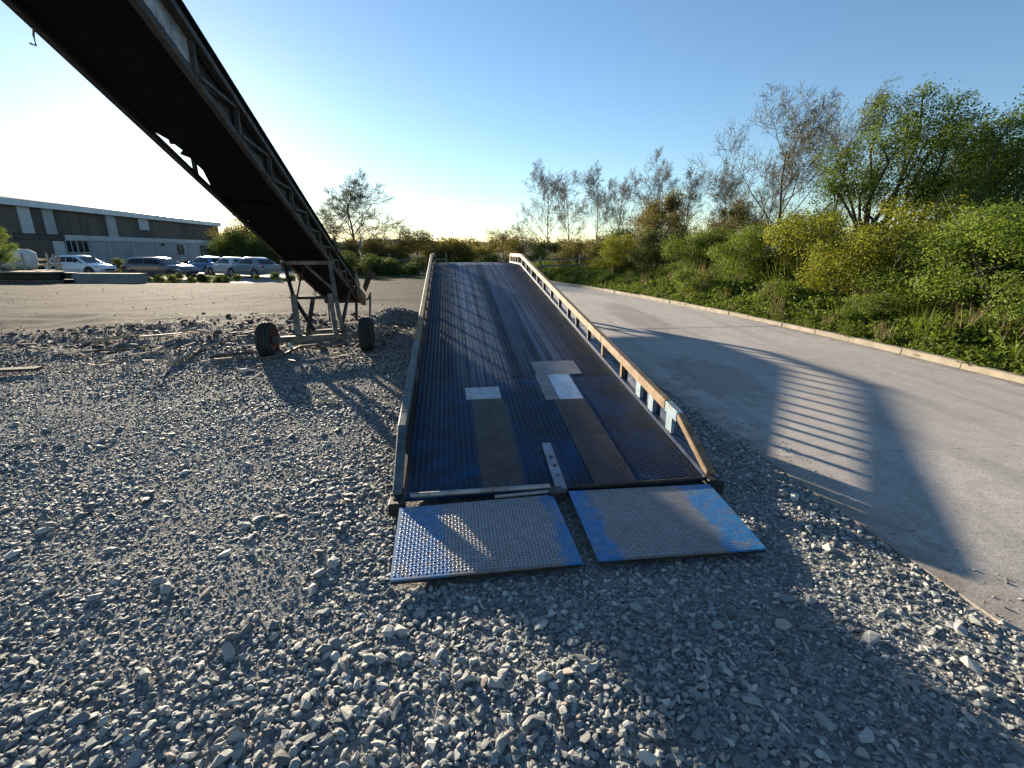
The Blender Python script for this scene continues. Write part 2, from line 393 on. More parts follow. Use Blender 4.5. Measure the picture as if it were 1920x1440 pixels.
def axis(fine_a, fine_b, step, lim_a, lim_b):
    a = list(np.arange(fine_a, fine_b+1e-6, step)); s = step; v = fine_b
    while v < lim_b: s *= 1.22; v += s; a.append(v)
    s = step; v = fine_a; pre = []
    while v > lim_a: s *= 1.22; v -= s; pre.append(v)
    return np.array(pre[::-1]+a)
gx = axis(-11, 3.2, .13, -2500, 2500); gy = axis(0, 17, .13, -60, 3500)
GX, GY = np.meshgrid(gx, gy); GZ = gh(GX, GY)
V = np.stack([GX, GY, GZ], -1).reshape(-1, 3); nx = len(gx)
ii, jj = np.meshgrid(np.arange(len(gx)-1), np.arange(len(gy)-1)); b0 = (jj*nx+ii).ravel()
ground = link('ground', np_mesh('ground', V, np.stack([b0, b0+1, b0+nx+1, b0+nx], 1), M['ground'], True))
tag(ground, 'grey crushed stone yard turning to brown dirt further off', kind='structure')

# ------------------------------------------------------------------ road slabs, kerb, verge
def off_curve(C, d):
    T = np.gradient(C, axis=0); T /= np.linalg.norm(T, axis=1)[:, None]
    return C + np.stack([T[:, 1], -T[:, 0]], 1)*d

mb = MB()
for i in range(len(LC)-1):
    l0, l1, r0, r1 = LC[i], LC[i+1], RC[i], RC[i+1]
    mb.add([(*l0, -.06), (*r0, -.06), (*r1, -.06), (*l1, -.06)], [(0, 1, 2, 3)])
road = mb.build('road', M['road_base']); tag(road, 'pale concrete service road of long cast slabs', kind='structure')
for k in range(len(LST)-1):
    mb = MB(); n = 8; top = []; zt = .032 + (.004 if k % 2 else 0)
    Ls = LC[k*n:(k+1)*n+1].copy(); Rs = RC[k*n:(k+1)*n+1].copy()
    for A in (Ls, Rs):
        A[0] += (A[1]-A[0])/np.linalg.norm(A[1]-A[0])*.006; A[-1] -= (A[-1]-A[-2])/np.linalg.norm(A[-1]-A[-2])*.006
    m = 7
    for i in range(n+1):
        for j in range(m+1):
            p = Ls[i]+(Rs[i]-Ls[i])*(j/m)
            if j == 0:   # ragged, chipped edge against the stone
                p = p + np.array([1, .1])*(.02*vnoise(p[0], p[1], 2.3)+.02*vnoise(p[0], p[1], 9))
            top.append((p[0], p[1], zt + .012*vnoise(p[0], p[1], .5)))
    w = m+1; fs = [(i*w+j, i*w+j+1, (i+1)*w+j+1, (i+1)*w+j) for i in range(n) for j in range(m)]
    bot = [(p[0], p[1], -.15) for p in top]; B = len(top)
    ring = [j for j in range(w)] + [i*w+m for i in range(1, n+1)] + [n*w+j for j in range(m-1, -1, -1)] + [i*w for i in range(n-1, 0, -1)]
    fs += [(ring[i], ring[i-1], ring[i-1]+B, ring[i]+B) for i in range(len(ring))]
    mb.add(top+bot, fs); mb.build('slab', M['concrete'], road, smooth=True, sharp=30)

KC = off_curve(RC, .06)
seg = np.linalg.norm(np.diff(KC, axis=0), axis=1); cum = np.r_[0, np.cumsum(seg)]
def at_len(C, s): return np.array([np.interp(s, cum, C[:, 0]), np.interp(s, cum, C[:, 1])])
mb = MB()
for i in range(len(KC)-1):
    a0, a1 = off_curve(RC, .005)[i:i+2]; c0, c1 = off_curve(RC, .2)[i:i+2]
    mb.add([(*a0, .0), (*c0, .0), (*c1, .0), (*a1, .0)], [(0, 1, 2, 3)])
kerb = mb.build('kerb', M['road_base']); tag(kerb, 'pale concrete kerb along the planted side of the road', kind='structure')
ks = 0.0
while ks < cum[-1]-1:
    L_ = .915; p0 = at_len(KC, ks+.0025); p1 = at_len(KC, ks+L_-.0025)
    jx = random.uniform(-.012, .012); z1 = .115+random.uniform(-.012, .01)
    d = (p1-p0)/np.linalg.norm(p1-p0); nrm = np.array([d[1], -d[0]])
    mb = MB(); a, b_ = p0+nrm*(jx-.062), p0+nrm*(jx+.068); c_, d_ = p1+nrm*(jx+.068), p1+nrm*(jx-.062); ch = nrm*.02
    mb.hexa([(*a, -.1), (*b_, -.1), (*c_, -.1), (*d_, -.1), (*(a+ch), z1), (*b_, z1), (*c_, z1+.003), (*(d_+ch), z1+.003)])
    mb.build('kerb_stone', M['kerb'], kerb, bevel=.007); ks += L_

offs = [.13, .3, .6, 1.0, 1.6, 2.4, 3.4, 5, 8, 14, 30]; zs = [.07, .10, .13, .18, .27, .36, .42, .46, .5, .55, .6]
vv = []; rows = [off_curve(RC, o) for o in offs]; nC = len(RC)
for j, (rw, z0) in enumerate(zip(rows, zs)):
    for p in rw: vv.append((p[0], p[1], z0 + (.14 if j > 1 else .03)*vnoise(p[0], p[1], 1.1)))
fs = [(j*nC+i, (j+1)*nC+i, (j+1)*nC+i+1, j*nC+i+1) for j in range(len(offs)-1) for i in range(nC-1)]
verge = link('verge', np_mesh('verge', vv, fs, M['verge'], True)); tag(verge, 'green overgrown verge behind the kerb', kind='structure')
def verge_z(o): return np.interp(o, offs, zs)

# car park behind the yard, its sunlit access strip, far hills
mb = MB(); mb.add([(-52, 28.6, -.43), (-11, 27.8, -.43), (-13, 46, -.43), (-57, 52, -.43)], [(0, 1, 2, 3)])
cp = mb.build('car_park', M['asphalt_pale']); tag(cp, 'pale asphalt car park behind the yard', kind='structure')
hv = []; hf = []; nh = 160
for i in range(nh):
    a = R(-75 + 150*i/(nh-1)); rr = 900
    hgt = 17 + 14*float(vnoise(i*.09, 1.0, 1)) + 9*float(vnoise(i*.5, 4.0, 1)) + 4*float(vnoise(i*1.7, 9.0, 1))
    hv += [(math.sin(a)*rr, math.cos(a)*rr, -2), (math.sin(a)*(rr+60), math.cos(a)*(rr+60), hgt*.8), (math.sin(a)*(rr+200), math.cos(a)*(rr+200), hgt), (math.sin(a)*(rr+500), math.cos(a)*(rr+500), -5)]
for i in range(nh-1):
    for k in range(3): hf.append((i*4+k, (i+1)*4+k, (i+1)*4+k+1, i*4+k+1))
hills = link('hills', np_mesh('hills', hv, hf, M['hill'], True)); tag(hills, 'low wooded hills on the horizon', kind='structure')

# ------------------------------------------------------------------ crushed stone
src = bpy.data.collections.new('stone_sources')
ROCKS = []
for k in range(16):
    rg = np.random.default_rng(100+k); bm = bmesh.new()
    el = (1.0, rg.uniform(.55, .95), rg.uniform(.30, .62)) if k < 11 else (1.0, rg.uniform(.6, .9), rg.uniform(.6, .85))
    for i in range(16):
        d = rg.normal(size=3); d /= np.linalg.norm(d); d *= rg.uniform(.82, 1.05)
        bm.verts.new(d*np.array(el)*.5)
    ret = bmesh.ops.convex_hull(bm, input=bm.verts)
    bmesh.ops.delete(bm, geom=[v for v in bm.verts if not v.link_faces], context='VERTS')
    bmesh.ops.recalc_face_normals(bm, faces=bm.faces)
    me = bpy.data.meshes.new('stone'); bm.to_mesh(me); bm.free(); me.materials.append(M['stone']); ROCKS.append(me)
    src.objects.link(bpy.data.objects.new('stone_source_%02d' % k, me))

M['clod'] = pmat('earth_clod', (.075, .06, .048), (.17, .138, .112), 14, .95, 0, .5, 60, c3=(.26, .225, .185), spec=.05)
for k, me in enumerate(ROCKS):
    m2 = me.copy(); m2.materials.clear(); m2.materials.append(M['clod']); src.objects.link(bpy.data.objects.new('stone_source_%02d' % (k+16), m2))

def instancer(name, P, ROT, SCL, IDX, coll):
    me = bpy.data.meshes.new(name); me.vertices.add(len(P)); me.vertices.foreach_set('co', np.asarray(P, np.float32).ravel())
    for nm, ty, arr in (('rot', 'FLOAT_VECTOR', ROT), ('scl', 'FLOAT_VECTOR', SCL)):
        a = me.attributes.new(nm, ty, 'POINT'); a.data.foreach_set('vector', np.asarray(arr, np.float32).ravel())
    a = me.attributes.new('idx', 'INT', 'POINT'); a.data.foreach_set('value', np.asarray(IDX, np.int32))
    o = link(name, me)
    ng = bpy.data.node_groups.new(name+'_scatter', 'GeometryNodeTree')
    ng.interface.new_socket('Geometry', in_out='INPUT', socket_type='NodeSocketGeometry')
    ng.interface.new_socket('Geometry', in_out='OUTPUT', socket_type='NodeSocketGeometry')
    N = ng.nodes; gi = N.new('NodeGroupInput'); go = N.new('NodeGroupOutput')
    iop = N.new('GeometryNodeInstanceOnPoints'); ci = N.new('GeometryNodeCollectionInfo')
    ci.inputs[0].default_value = coll; ci.inputs['Separate Children'].default_value = True; ci.inputs['Reset Children'].default_value = True
    def at(nm, ty):
        n = N.new('GeometryNodeInputNamedAttribute'); n.data_type = ty; n.inputs[0].default_value = nm; return n.outputs[0]
    iop.inputs['Pick Instance'].default_value = True
    K = ng.links.new
    K(gi.outputs[0], iop.inputs['Points']); K(ci.outputs[0], iop.inputs['Instance'])
    K(at('idx', 'INT'), iop.inputs['Instance Index']); K(at('rot', 'FLOAT_VECTOR'), iop.inputs['Rotation']); K(at('scl', 'FLOAT_VECTOR'), iop.inputs['Scale'])
    K(iop.outputs[0], go.inputs[0])
    md = o.modifiers.new('scatter', 'NODES'); md.node_group = ng
    return o

def stone_ok(x, y, size):
    c, s = ramp_local(x, y)
    flap = (np.abs(c) < 1.05) & (s > -.745) & (s < .75)
    gap = flap & (np.abs(c+.02) < .045) & (s < -.05)
    onroad = (x > road_left_x(y)+.005+.07*vnoise(x, y, 2.2)+.05*vnoise(x, y, 7)) & (y > -5)
    return (~flap | (gap & (size < .03))) & ~onroad
def in_view(x, y, m=1.3): return np.abs(x) < (y*1.16+.5+m)

def band(y0, y1, x0, x1, dens, smin, smax, pw):
    n = int(dens*(y1-y0)*(x1-x0)); x = rng.uniform(x0, x1, n); y = rng.uniform(y0, y1, n)
    sz = smin*(smax/smin)**(rng.random(n)**pw)
    clump = vnoise(x, y, 1.1, 33)+.6*vnoise(x, y, 3.1, 5)
    sz *= 1+.5*clump
    fade = 1-sstep(-2.2, 1.2, y-np.minimum(x+17.8, 12.6)+3.0*vnoise(x, y, .35, 7))*.985
    ok = stone_ok(x, y, sz) & in_view(x, y) & (rng.random(n) < fade) & (rng.random(n) < .95+.35*clump)
    return x[ok], y[ok], sz[ok]
bands = [band(.45, 2.6, -4.6, 3.2, 3200, .013, .046, 1.9), band(.45, 2.6, -4.6, 3.2, 1500, .008, .016, 1),
         band(2.6, 4.6, -7, 2.4, 2300, .014, .044, 1.9), band(2.6, 4.6, -7, 2.4, 700, .010, .02, 1),
         band(4.6, 7.2, -10, 2.1, 1400, .016, .048, 1.9), band(7.2, 10.5, -13.5, 2, 600, .018, .055, 2.0), band(10.5, 20, -20, 1.5, 70, .025, .08, 2.0), band(7.3, 12.2, -14, -2.2, 11, .07, .2, 1.6)]
sx = np.concatenate([b[0] for b in bands]); sy = np.concatenate([b[1] for b in bands]); ss = np.concatenate([b[2] for b in bands])
n = len(sx); sz = gh(sx, sy) + ss*.12
rot = np.stack([rng.normal(0, .3, n), rng.normal(0, .3, n), rng.uniform(0, 6.283, n)], 1)
scl = ss[:, None]*np.stack([rng.uniform(.9, 1.35, n), rng.uniform(.8, 1.1, n), rng.uniform(.8, 1.2, n)], 1)
idx = rng.integers(0, len(ROCKS), n)
earth = sstep(3.2, 8.8, sy+1.6*vnoise(sx, sy, .6, 12))*sstep(-1.2, -2.6, sx)*.72
idx = idx+16*((rng.random(n) < earth) | (ss > .1))
g = instancer('gravel', np.stack([sx, sy, sz], 1), rot, scl, idx, src)
tag(g, 'loose grey crushed stone covering the yard', 'gravel', kind='stuff')
print('gravel stones', n)
n = 420; ly = rng.random(n)**1.2*7+.9; lx = road_left_x(ly)+np.abs(rng.normal(0, .22, n)); ls = rng.uniform(.008, .026, n)
k = np.abs(lx) < ly*1.16+1.5; lx, ly, ls = lx[k], ly[k], ls[k]; n = len(lx)
g2 = instancer('road_grit', np.stack([lx, ly, .034+ls*.1], 1), np.stack([rng.normal(0, .3, n), rng.normal(0, .3, n), rng.uniform(0, 6.28, n)], 1), ls[:, None]*np.ones((1, 3)), rng.integers(0, 16, n), src)
tag(g2, 'loose stone chips strewn along the road edge', 'stone chips', kind='stuff')
# the stones that show largest, one by one
cnt = 0
while cnt < 280:
    y = .75+3.4*random.random()**1.5; x = random.uniform(-y*1.15-.4, min(y*1.15+.4, 2.3)); s_ = random.uniform(.042, .075)*(1+.08*y)
    if not bool(stone_ok(np.array([x]), np.array([y]), np.array([s_]))[0]): continue
    c_, a_ = ramp_local(x, y)
    if abs(c_) < 1.2 and -.95 < a_ < 1: continue
    if x > float(road_left_x(y))-.10: continue
    o = link('stone', ROCKS[random.randrange(len(ROCKS))], ground)
    o.location = (x, y, float(gh(x, y))+s_*.16); o.rotation_euler = (random.gauss(0, .3), random.gauss(0, .3), random.uniform(0, 6.28))
    o.scale = (s_*random.uniform(.95, 1.35), s_*random.uniform(.75, 1), s_*random.uniform(.75, 1.1)); cnt += 1

# ------------------------------------------------------------------ loading ramp
SL = math.tan(R(7.67)); YC, YE = 8.83, 10.9
def dz(y): return .06 + SL*min(y, YC)
ramp = empty('loading_ramp', (.325, 2.82, 0), R(7.5))
tag(ramp, 'long blue steel yard loading ramp with worn deck and low rusty side rails', 'loading ramp')

def tread(x0, x1, y0, y1, px, py, w, l, h, zf, mat, name, parent, skip=None, kind='rung'):
    xs = np.arange(x0+px/2, x1, px); ys = np.arange(y0+py/2, y1, py)
    X, Y = np.meshgrid(xs, ys); X = X.ravel(); Y = Y.ravel(); I, J = np.meshgrid(range(len(xs)), range(len(ys))); par = ((I+J) % 2).ravel()
    if skip is not None: k = ~skip(X, Y); X, Y, par = X[k], Y[k], par[k]
    if kind == 'rung':
        base = np.array([(-w/2, -l/2), (w/2, -l/2), (w/2, l/2), (-w/2, l/2)]); top = base*.6
        Q = np.concatenate([base, top])[None].repeat(len(X), 0); zz = np.r_[np.zeros(4), np.ones(4)*h]
        F = [(4, 5, 6, 7), (0, 1, 5, 4), (1, 2, 6, 5), (2, 3, 7, 6), (3, 0, 4, 7)]
        odd = (np.round((X-x0)/px-.5) % 2); Q[:, :, 1] += (odd*py*.5)[:, None]
    else:
        base = np.array([(-l/2, 0), (0, -w/2), (l/2, 0), (0, w/2)]); top = np.array([(-l/2*.55, 0), (0, -w/2*.3), (l/2*.55, 0), (0, w/2*.3)])
        a = np.where(par == 0, R(45), R(-45)); B = np.concatenate([base, top])
        ca, sa = np.cos(a)[:, None], np.sin(a)[:, None]
        Q = np.stack([B[None, :, 0]*ca-B[None, :, 1]*sa, B[None, :, 0]*sa+B[None, :, 1]*ca], -1); zz = np.r_[np.zeros(4), np.ones(4)*h]
        F = [(4, 5, 6, 7), (0, 1, 5, 4), (1, 2, 6, 5), (2, 3, 7, 6), (3, 0, 4, 7)]
    Vx = X[:, None]+Q[:, :, 0]; Vy = Y[:, None]+Q[:, :, 1]; Vz = zf(Vx, Vy)+zz[None]
    V = np.stack([Vx, Vy, Vz], -1).reshape(-1, 3); F = (np.array(F)[None]+(np.arange(len(X))*8)[:, None, None]).reshape(-1, 4)
    o = link(name, np_mesh(name, V, F, mat), parent); o['kind'] = 'stuff'; return o

PLATES = [(-.52, -.23, .03, 1.40), (.24, .54, -.02, 1.33), (-.57, -.24, 1.42, 1.68), (.17, .53, 1.345, 1.94), (.19, .68, 1.945, 2.33), (-.06, .06, -.05, .56)]
def under_plate(X, Y):
    k = np.zeros(X.shape, bool)
    for a, b, c, d in PLATES: k |= (X > a-.015) & (X < b+.015) & (Y > c-.015) & (Y < d+.015)
    return k
seams = [0, 1.87, 3.67, 5.53, 7.25, YC]
for a, b in zip(seams[:-1], seams[1:]):
    mb = MB(); y0, y1 = a+.004, b-.004
    mb.hexa([(-1.02, y0, dz(y0)-.02), (1.02, y0, dz(y0)-.02), (1.02, y1, dz(y1)-.02), (-1.02, y1, dz(y1)-.02),
             (-1.02, y0, dz(y0)), (1.02, y0, dz(y0)), (1.02, y1, dz(y1)), (-1.02, y1, dz(y1))])
    p = mb.build('deck_panel', M['deck'], ramp)
    tread(-1.0, 1.0, y0+.01, y1-.01, .042, .027, .037, .012, .0045, lambda X, Y: .06+SL*Y-.0005, M['tread'], 'tread_bars', p, under_plate)
mb = MB().box((-1.02, YC+.004, dz(YC)-.02), (1.02, YE, dz(YC))); p = mb.build('deck_panel', M['deck'], ramp)
tread(-1.0, 1.0, YC+.02, YE-.01, .042, .027, .037, .012, .0045, lambda X, Y: X*0+dz(YC)-.0005, M['tread'], 'tread_bars', p)
# side beams and cross members
for s in (-1, 1):
    mb = MB(); x0, x1 = s*1.03, s*1.09
    mb.hexa([(x0, -.04, .0), (x1, -.04, .0), (x1, YC, dz(YC)-.26), (x0, YC, dz(YC)-.26), (x0, -.04, dz(0)+.03), (x1, -.04, dz(0)+.03), (x1, YC, dz(YC)+.035), (x0, YC, dz(YC)+.035)])
    mb.box((x0, YC, dz(YC)-.26), (x1, YE, dz(YC)+.035)); mb.build('side_beam', M['dark_blue'] if s > 0 else M['dark_steel'], ramp)
for y in (1.6, 3.0, 4.4, 5.8, 7.2, 8.6, 10.7):
    MB().box((-1.02, y-.04, dz(y)-.14), (1.02, y+.04, dz(y)-.032)).build('cross_member', M['dark_steel'], ramp)
# support legs below the level end
for s in (-1, 1):
    mb = MB().box((s*.95-.06, 10.4, .02), (s*.95+.06, 10.52, dz(YC)-.1)).box((s*.95-.14, 10.34, -.03), (s*.95+.14, 10.58, .02))
    mb.bar((s*.95, 10.40, .25), (s*.95, 9.2, dz(YC)-.2), .06, .06)
    mb.build('support_leg', M['dark_blue'], ramp)
MB().bar((-.9, 10.46, .2), (.9, 10.46, 1.0), .05, .05).build('leg_brace', M['dark_steel'], ramp)
# side rails: posts and top bar
RH = .25
posts = [.58, .95, 1.24, 1.74, 2.38, 2.99, 3.57, 4.05, 4.65, 5.27, 5.95, 6.6, 7.26, 7.95, 8.6]
def rz(y): return dz(y)+.035
for s in (-1, 1):
    nm = lambda a, b: a if s > 0 else b
    xa, xb = (1.035, 1.095) if s > 0 else (-1.095, -1.035)
    for i, y in enumerate(posts):
        wide = i < 3
        w = .10 if wide else .045; m = (M['rail_blue'] if wide and s > 0 else M['rail_tan'] if i in (3, 4) and s > 0 else M['dark_steel'])
        if s < 0 and wide: m = M['rail_green']
        xo, xi = (xb-.004, xa+.004); t = .5
        x0_, x1_ = sorted((xi, xi+(xo-xi)*(.55 if wide else .9)))
        mb = MB().hexa([(x0_, y, rz(y)), (x1_, y, rz(y)), (x1_, y+w, rz(y+w)), (x0_, y+w, rz(y+w)), (x0_, y, dz(y)+RH-.08), (x1_, y, dz(y)+RH-.08), (x1_, y+w, dz(y+w)+RH-.08), (x0_, y+w, dz(y+w)+RH-.08)])
        mb.build('rail_post', m, ramp)
    for y in (9.3, 9.75, 10.2, 10.65):
        MB().box((min(xa, xb)+.006, y, rz(YC)), (max(xa, xb)-.006, y+.04, dz(YC)+RH-.08)).build('rail_post', nm(M['rail_tan'], M['dark_steel']), ramp)
    # navy infill behind the lowest posts
    xo = xb if s > 0 else xa
    for y0, y1 in ((.69, .945), (1.055, 1.235), (1.345, 1.735)):
        q = (xo-s*.018, xo-s*.006); q = sorted(q)
        MB().hexa([(q[0], y0, rz(y0)), (q[1], y0, rz(y0)), (q[1], y1, rz(y1)), (q[0], y1, rz(y1)), (q[0], y0, dz(y0)+RH-.082), (q[1], y0, dz(y0)+RH-.082), (q[1], y1, dz(y1)+RH-.082), (q[0], y1, dz(y1)+RH-.082)]).build('infill_plate', M['dark_blue'], ramp)
    # top bar: sloping end, lengths up the ramp, level length, short drop at the end
    def bar(y0, z0, y1, z1, m, hgt=.085):
        e = .002
        mb = MB().hexa([(xa, y0+e, z0-hgt), (xb, y0+e, z0-hgt), (xb, y1-e, z1-hgt), (xa, y1-e, z1-hgt), (xa, y0+e, z0), (xb, y0+e, z0), (xb, y1-e, z1), (xa, y1-e, z1)])
        return mb.build('top_rail', m, ramp, bevel=.006)
    kn = .50
    bar(.0, dz(0)+.065, kn, dz(kn)+RH, nm(M['rail_tan'], M['rail_green']), .06)
    bar(kn, dz(kn)+RH, .72, dz(.72)+RH, nm(M['rail_blue'], M['rail_green']))
    bar(.72, dz(.72)+RH, 2.45, dz(2.45)+RH, nm(M['rail_tan'], M['rail_green']))
    bar(2.45, dz(2.45)+RH, 5.6, dz(5.6)+RH, nm(M['rail_tan'], M['rail_tan']))
    bar(5.6, dz(5.6)+RH, YC, dz(YC)+RH, nm(M['rail_tan'], M['frame_steel']))
    bar(YC, dz(YC)+RH, YE-.1, dz(YC)+RH, nm(M['rail_tan'], M['frame_steel']))
    MB().hexa([(xa, YE-.1, dz(YC)+.04), (xb, YE-.1, dz(YC)+.04), (xb, YE-.03, dz(YC)+.04), (xa, YE-.03, dz(YC)+.04),
               (xa, YE-.1, dz(YC)+RH), (xb, YE-.1, dz(YC)+RH), (xb, YE-.03, dz(YC)+RH-.06), (xa, YE-.03, dz(YC)+RH-.06)]).build('rail_end_post', M['rail_tan'], ramp)
    mb = MB().box((min(xa, xb)-.02, -.10, .0), (max(xa, xb)+.02, .01, .085)); mb.build('foot_shoe', M['dark_steel'], ramp, bevel=.01)
# welded repair plates
def plate(x0, x1, y0, y1, lift, m, name='repair_plate', skew=0.0):
    q = [(x0+skew, y0), (x1+skew, y0), (x1, y1), (x0, y1)]
    mb = MB().hexa([(x, y, dz(y)+.001) for x, y in q]+[(x, y, dz(y)+lift) for x, y in q]); return mb.build(name, m, ramp)
for (x0, x1, y0, y1) in PLATES[:2]:
    p = plate(x0, x1, y0, y1, .010, M['strip'], 'tread_strip')
    tread(x0+.008, x1-.008, y0+.01, y1-.01, .027, .027, .008, .026, .003, lambda X, Y: .06+SL*Y+.0098, M['strip_tread'], 'tear_bars', p, None, 'tear')
p = plate(*PLATES[2], .010, M['pale_plate']); p['label'] = 'pale scuffed steel patch above the left brown strip'
p = plate(.17, .30, 1.345, 1.94, .010, M['grey_plate']); p['label'] = 'dull brown edge of the bright patch'
p = plate(.302, .53, 1.345, 1.94, .010, M['bright_plate']); p['label'] = 'bright half of the steel patch'  # paler, more metallic part of the same patch
p = plate(*PLATES[4], .010, M['grey_plate']); p['label'] = 'dull grey brown steel patch at the top of the right track'
# draw bar lying on the deck, hinge tube and links
mb = MB(); y0, y1 = -.06, .55
mb.hexa([(-.045, y0, dz(y0)+.012), (.03, y0, dz(y0)+.012), (.045, y1, dz(y1)+.01), (-.025, y1, dz(y1)+.01), (-.045, y0, dz(y0)+.045), (.03, y0, dz(y0)+.045), (.045, y1, dz(y1)+.03), (-.025, y1, dz(y1)+.03)])
db = mb.build('draw_bar', M['bar_steel'], ramp, bevel=.004)
for y in (.1, .22, .34):
    MB().lathe((.0+.02*y, y, dz(y)+.036), (0, 0, 1), [(.001, 0), (.012, 0), (.012, .006), (.001, .006)], 10).build('bolt', M['dark_steel'], db)
MB().tube([(-.98, -.035, .105), (-.08, -.03, .105)], .016, 10).build('hinge_tube', M['pipe_worn'], ramp, smooth=True)
MB().tube([(-.45, -.085, .085), (-.02, -.07, .09)], .011, 8).build('hinge_rod', M['pipe_worn'], ramp, smooth=True)
MB().tube([(.08, -.035, .09), (1.02, -.035, .09)], .014, 8).build('hinge_tube', M['dark_steel'], ramp, smooth=True)
MB().box((-.1, -.12, .05), (.0, -.01, .1)).build('hinge_lug', M['dark_steel'], ramp, bevel=.006)
MB().box((1.0, -.09, .05), (1.07, -.0, .1)).build('hinge_lug', M['dark_steel'], ramp, bevel=.006)
# two drop flaps of chequered plate
def flap(q, lab):
    # q: four corners x, y, z (hinge left, hinge right, toe right, toe left)
    a, b, c, d = [Vector(p) for p in q]
    mb = MB().hexa([a-Vector((0, 0, .012)), b-Vector((0, 0, .012)), c-Vector((0, 0, .012)), d-Vector((0, 0, .012)), a, b, c, d])
    f = mb.build('flap', M['flap'], ramp); f['label'] = lab
    def zf(X, Y):
        t = (Y-a.y)/(d.y-a.y); x0 = a.x+(d.x-a.x)*t; x1 = b.x+(c.x-b.x)*t; u = (X-x0)/(x1-x0)
        return (a.z*(1-u)+b.z*u)*(1-t)+(d.z*(1-u)+c.z*u)*t-.0004
    def outside(X, Y):
        t = (Y-a.y)/(d.y-a.y); x0 = a.x+(d.x-a.x)*t+.012; x1 = b.x+(c.x-b.x)*t-.012
        yy = (d.y+(c.y-d.y)*(X-d.x)/(c.x-d.x))+.012; yt = (a.y+(b.y-a.y)*(X-a.x)/(b.x-a.x))-.012
        return (X < x0) | (X > x1) | (Y < yy) | (Y > yt)
    tread(min(a.x, d.x), max(b.x, c.x), min(c.y, d.y), max(a.y, b.y), .0195, .0195, .0075, .0205, .0026, zf, M['flap_tread'], 'tear_bars', f, outside, 'tear')
    MB().hexa([d-Vector((0, .002, .026)), c-Vector((0, .002, .026)), c-Vector((0, -.012, .026)), d-Vector((0, -.012, .026)), d-Vector((0, .002, .0135)), c-Vector((0, .002, .0135)), c-Vector((0, -.012, .0135)), d-Vector((0, -.012, .0135))]).build('toe_edge', M['dark_steel'], f)
    return f
flap([(-1.04, -.14, .082), (-.075, -.10, .082), (-.055, -.74, .044), (-1.03, -.75, .044)], 'left chequered drop flap, mostly bare grey steel')
flap([(.035, -.07, .082), (1.0, -.10, .082), (.965, -.75, .042), (.03, -.73, .042)], 'right chequered drop flap with blue paint at both ends')

# ------------------------------------------------------------------ belt conveyor
CB = Vector((-3.29, 5.4, 2.257)); CA = Vector((-.179, .984, -.313)); CX = Vector((.984, .179, 0)); CWD = .72
CN = CX.cross(CA).normalized()          # normal of the conveyor bed, pointing up
if CN.z < 0: CN = -CN
croot = empty('belt_conveyor', (-3.05, 7.35, 0)); CO = croot.location
tag(croot, 'tall dark mobile belt conveyor on two wheels rising overhead from the yard', 'conveyor')
def cp_(t, u, h=0.0): return CB + CA*t + CX*u + Vector((0, 0, h))
def cpart(mb, name, m, parent=croot, smooth=False, bevel=0.0):
    o = mb.build(name, m, parent, origin=CO, smooth=smooth, bevel=bevel); return o
T0, T1 = -4.6, 6.0; HT = .25
def bend(t): return 0.0
cpart(MB().bar(cp_(T0, .02), cp_(T1, .02), .045, .05), 'lower_chord', M['dark_steel'])
cpart(MB().bar(cp_(T0, CWD-.02), cp_(T1, CWD-.02), .045, .05), 'lower_chord', M['truss_steel'])
cpart(MB().bar(cp_(T0, .0, HT), cp_(T1, .0, HT), .06, .05), 'upper_chord', M['dark_steel'])
cpart(MB().bar(cp_(T0, CWD+.02, HT), cp_(T1, CWD+.02, HT), .06, .05), 'upper_chord', M['truss_steel'])
# return belt seen from below, torn back from the left chord over one stretch
mb = MB(); ts = [-4.5, -3, -1.7, -1.02, -.84, -.66, -.60, -.54, -.3, -.06, .14, .96, 1.02, 1.1, 2.0, 3.0, 4.0, 5.0, 5.9]
inn = {-1.02: .025, -.84: .10, -.66: .13, -.60: .075, -.54: .125, -.3: .13, -.06: .075, .14: .025, 1.02: .075}
vs_ = []; fs_ = []
for t in ts:
    u0 = inn.get(t, .02); vs_ += [cp_(t, u0, .012), cp_(t, CWD-.03, .012), cp_(t, u0, .024), cp_(t, CWD-.03, .024)]
for i in range(len(ts)-1):
    a = 4*i; b = a+4; fs_ += [(a, a+1, b+1, b), (a+2, b+2, b+3, a+3), (a, b, b+2, a+2), (a+1, a+3, b+3, b+1)]
mb.add(vs_, fs_); cpart(mb, 'return_belt', M['black_belt'])
# carrying belt, troughed, above the chords
mb = MB(); vs_ = []; fs_ = []; prof = [(-.02, .40), (.14, .27), (CWD-.14, .27), (CWD+.02, .40)]
for t in (-4.5, -2, 0, 2, 4, 5.8):
    vs_ += [cp_(t, u, h+.02) for u, h in prof]
for i in range(5):
    for k in range(3): a = i*4+k; fs_.append((a, a+1, a+5, a+4))
mb.add(vs_, fs_); cpart(mb, 'carrying_belt', M['black_belt'])
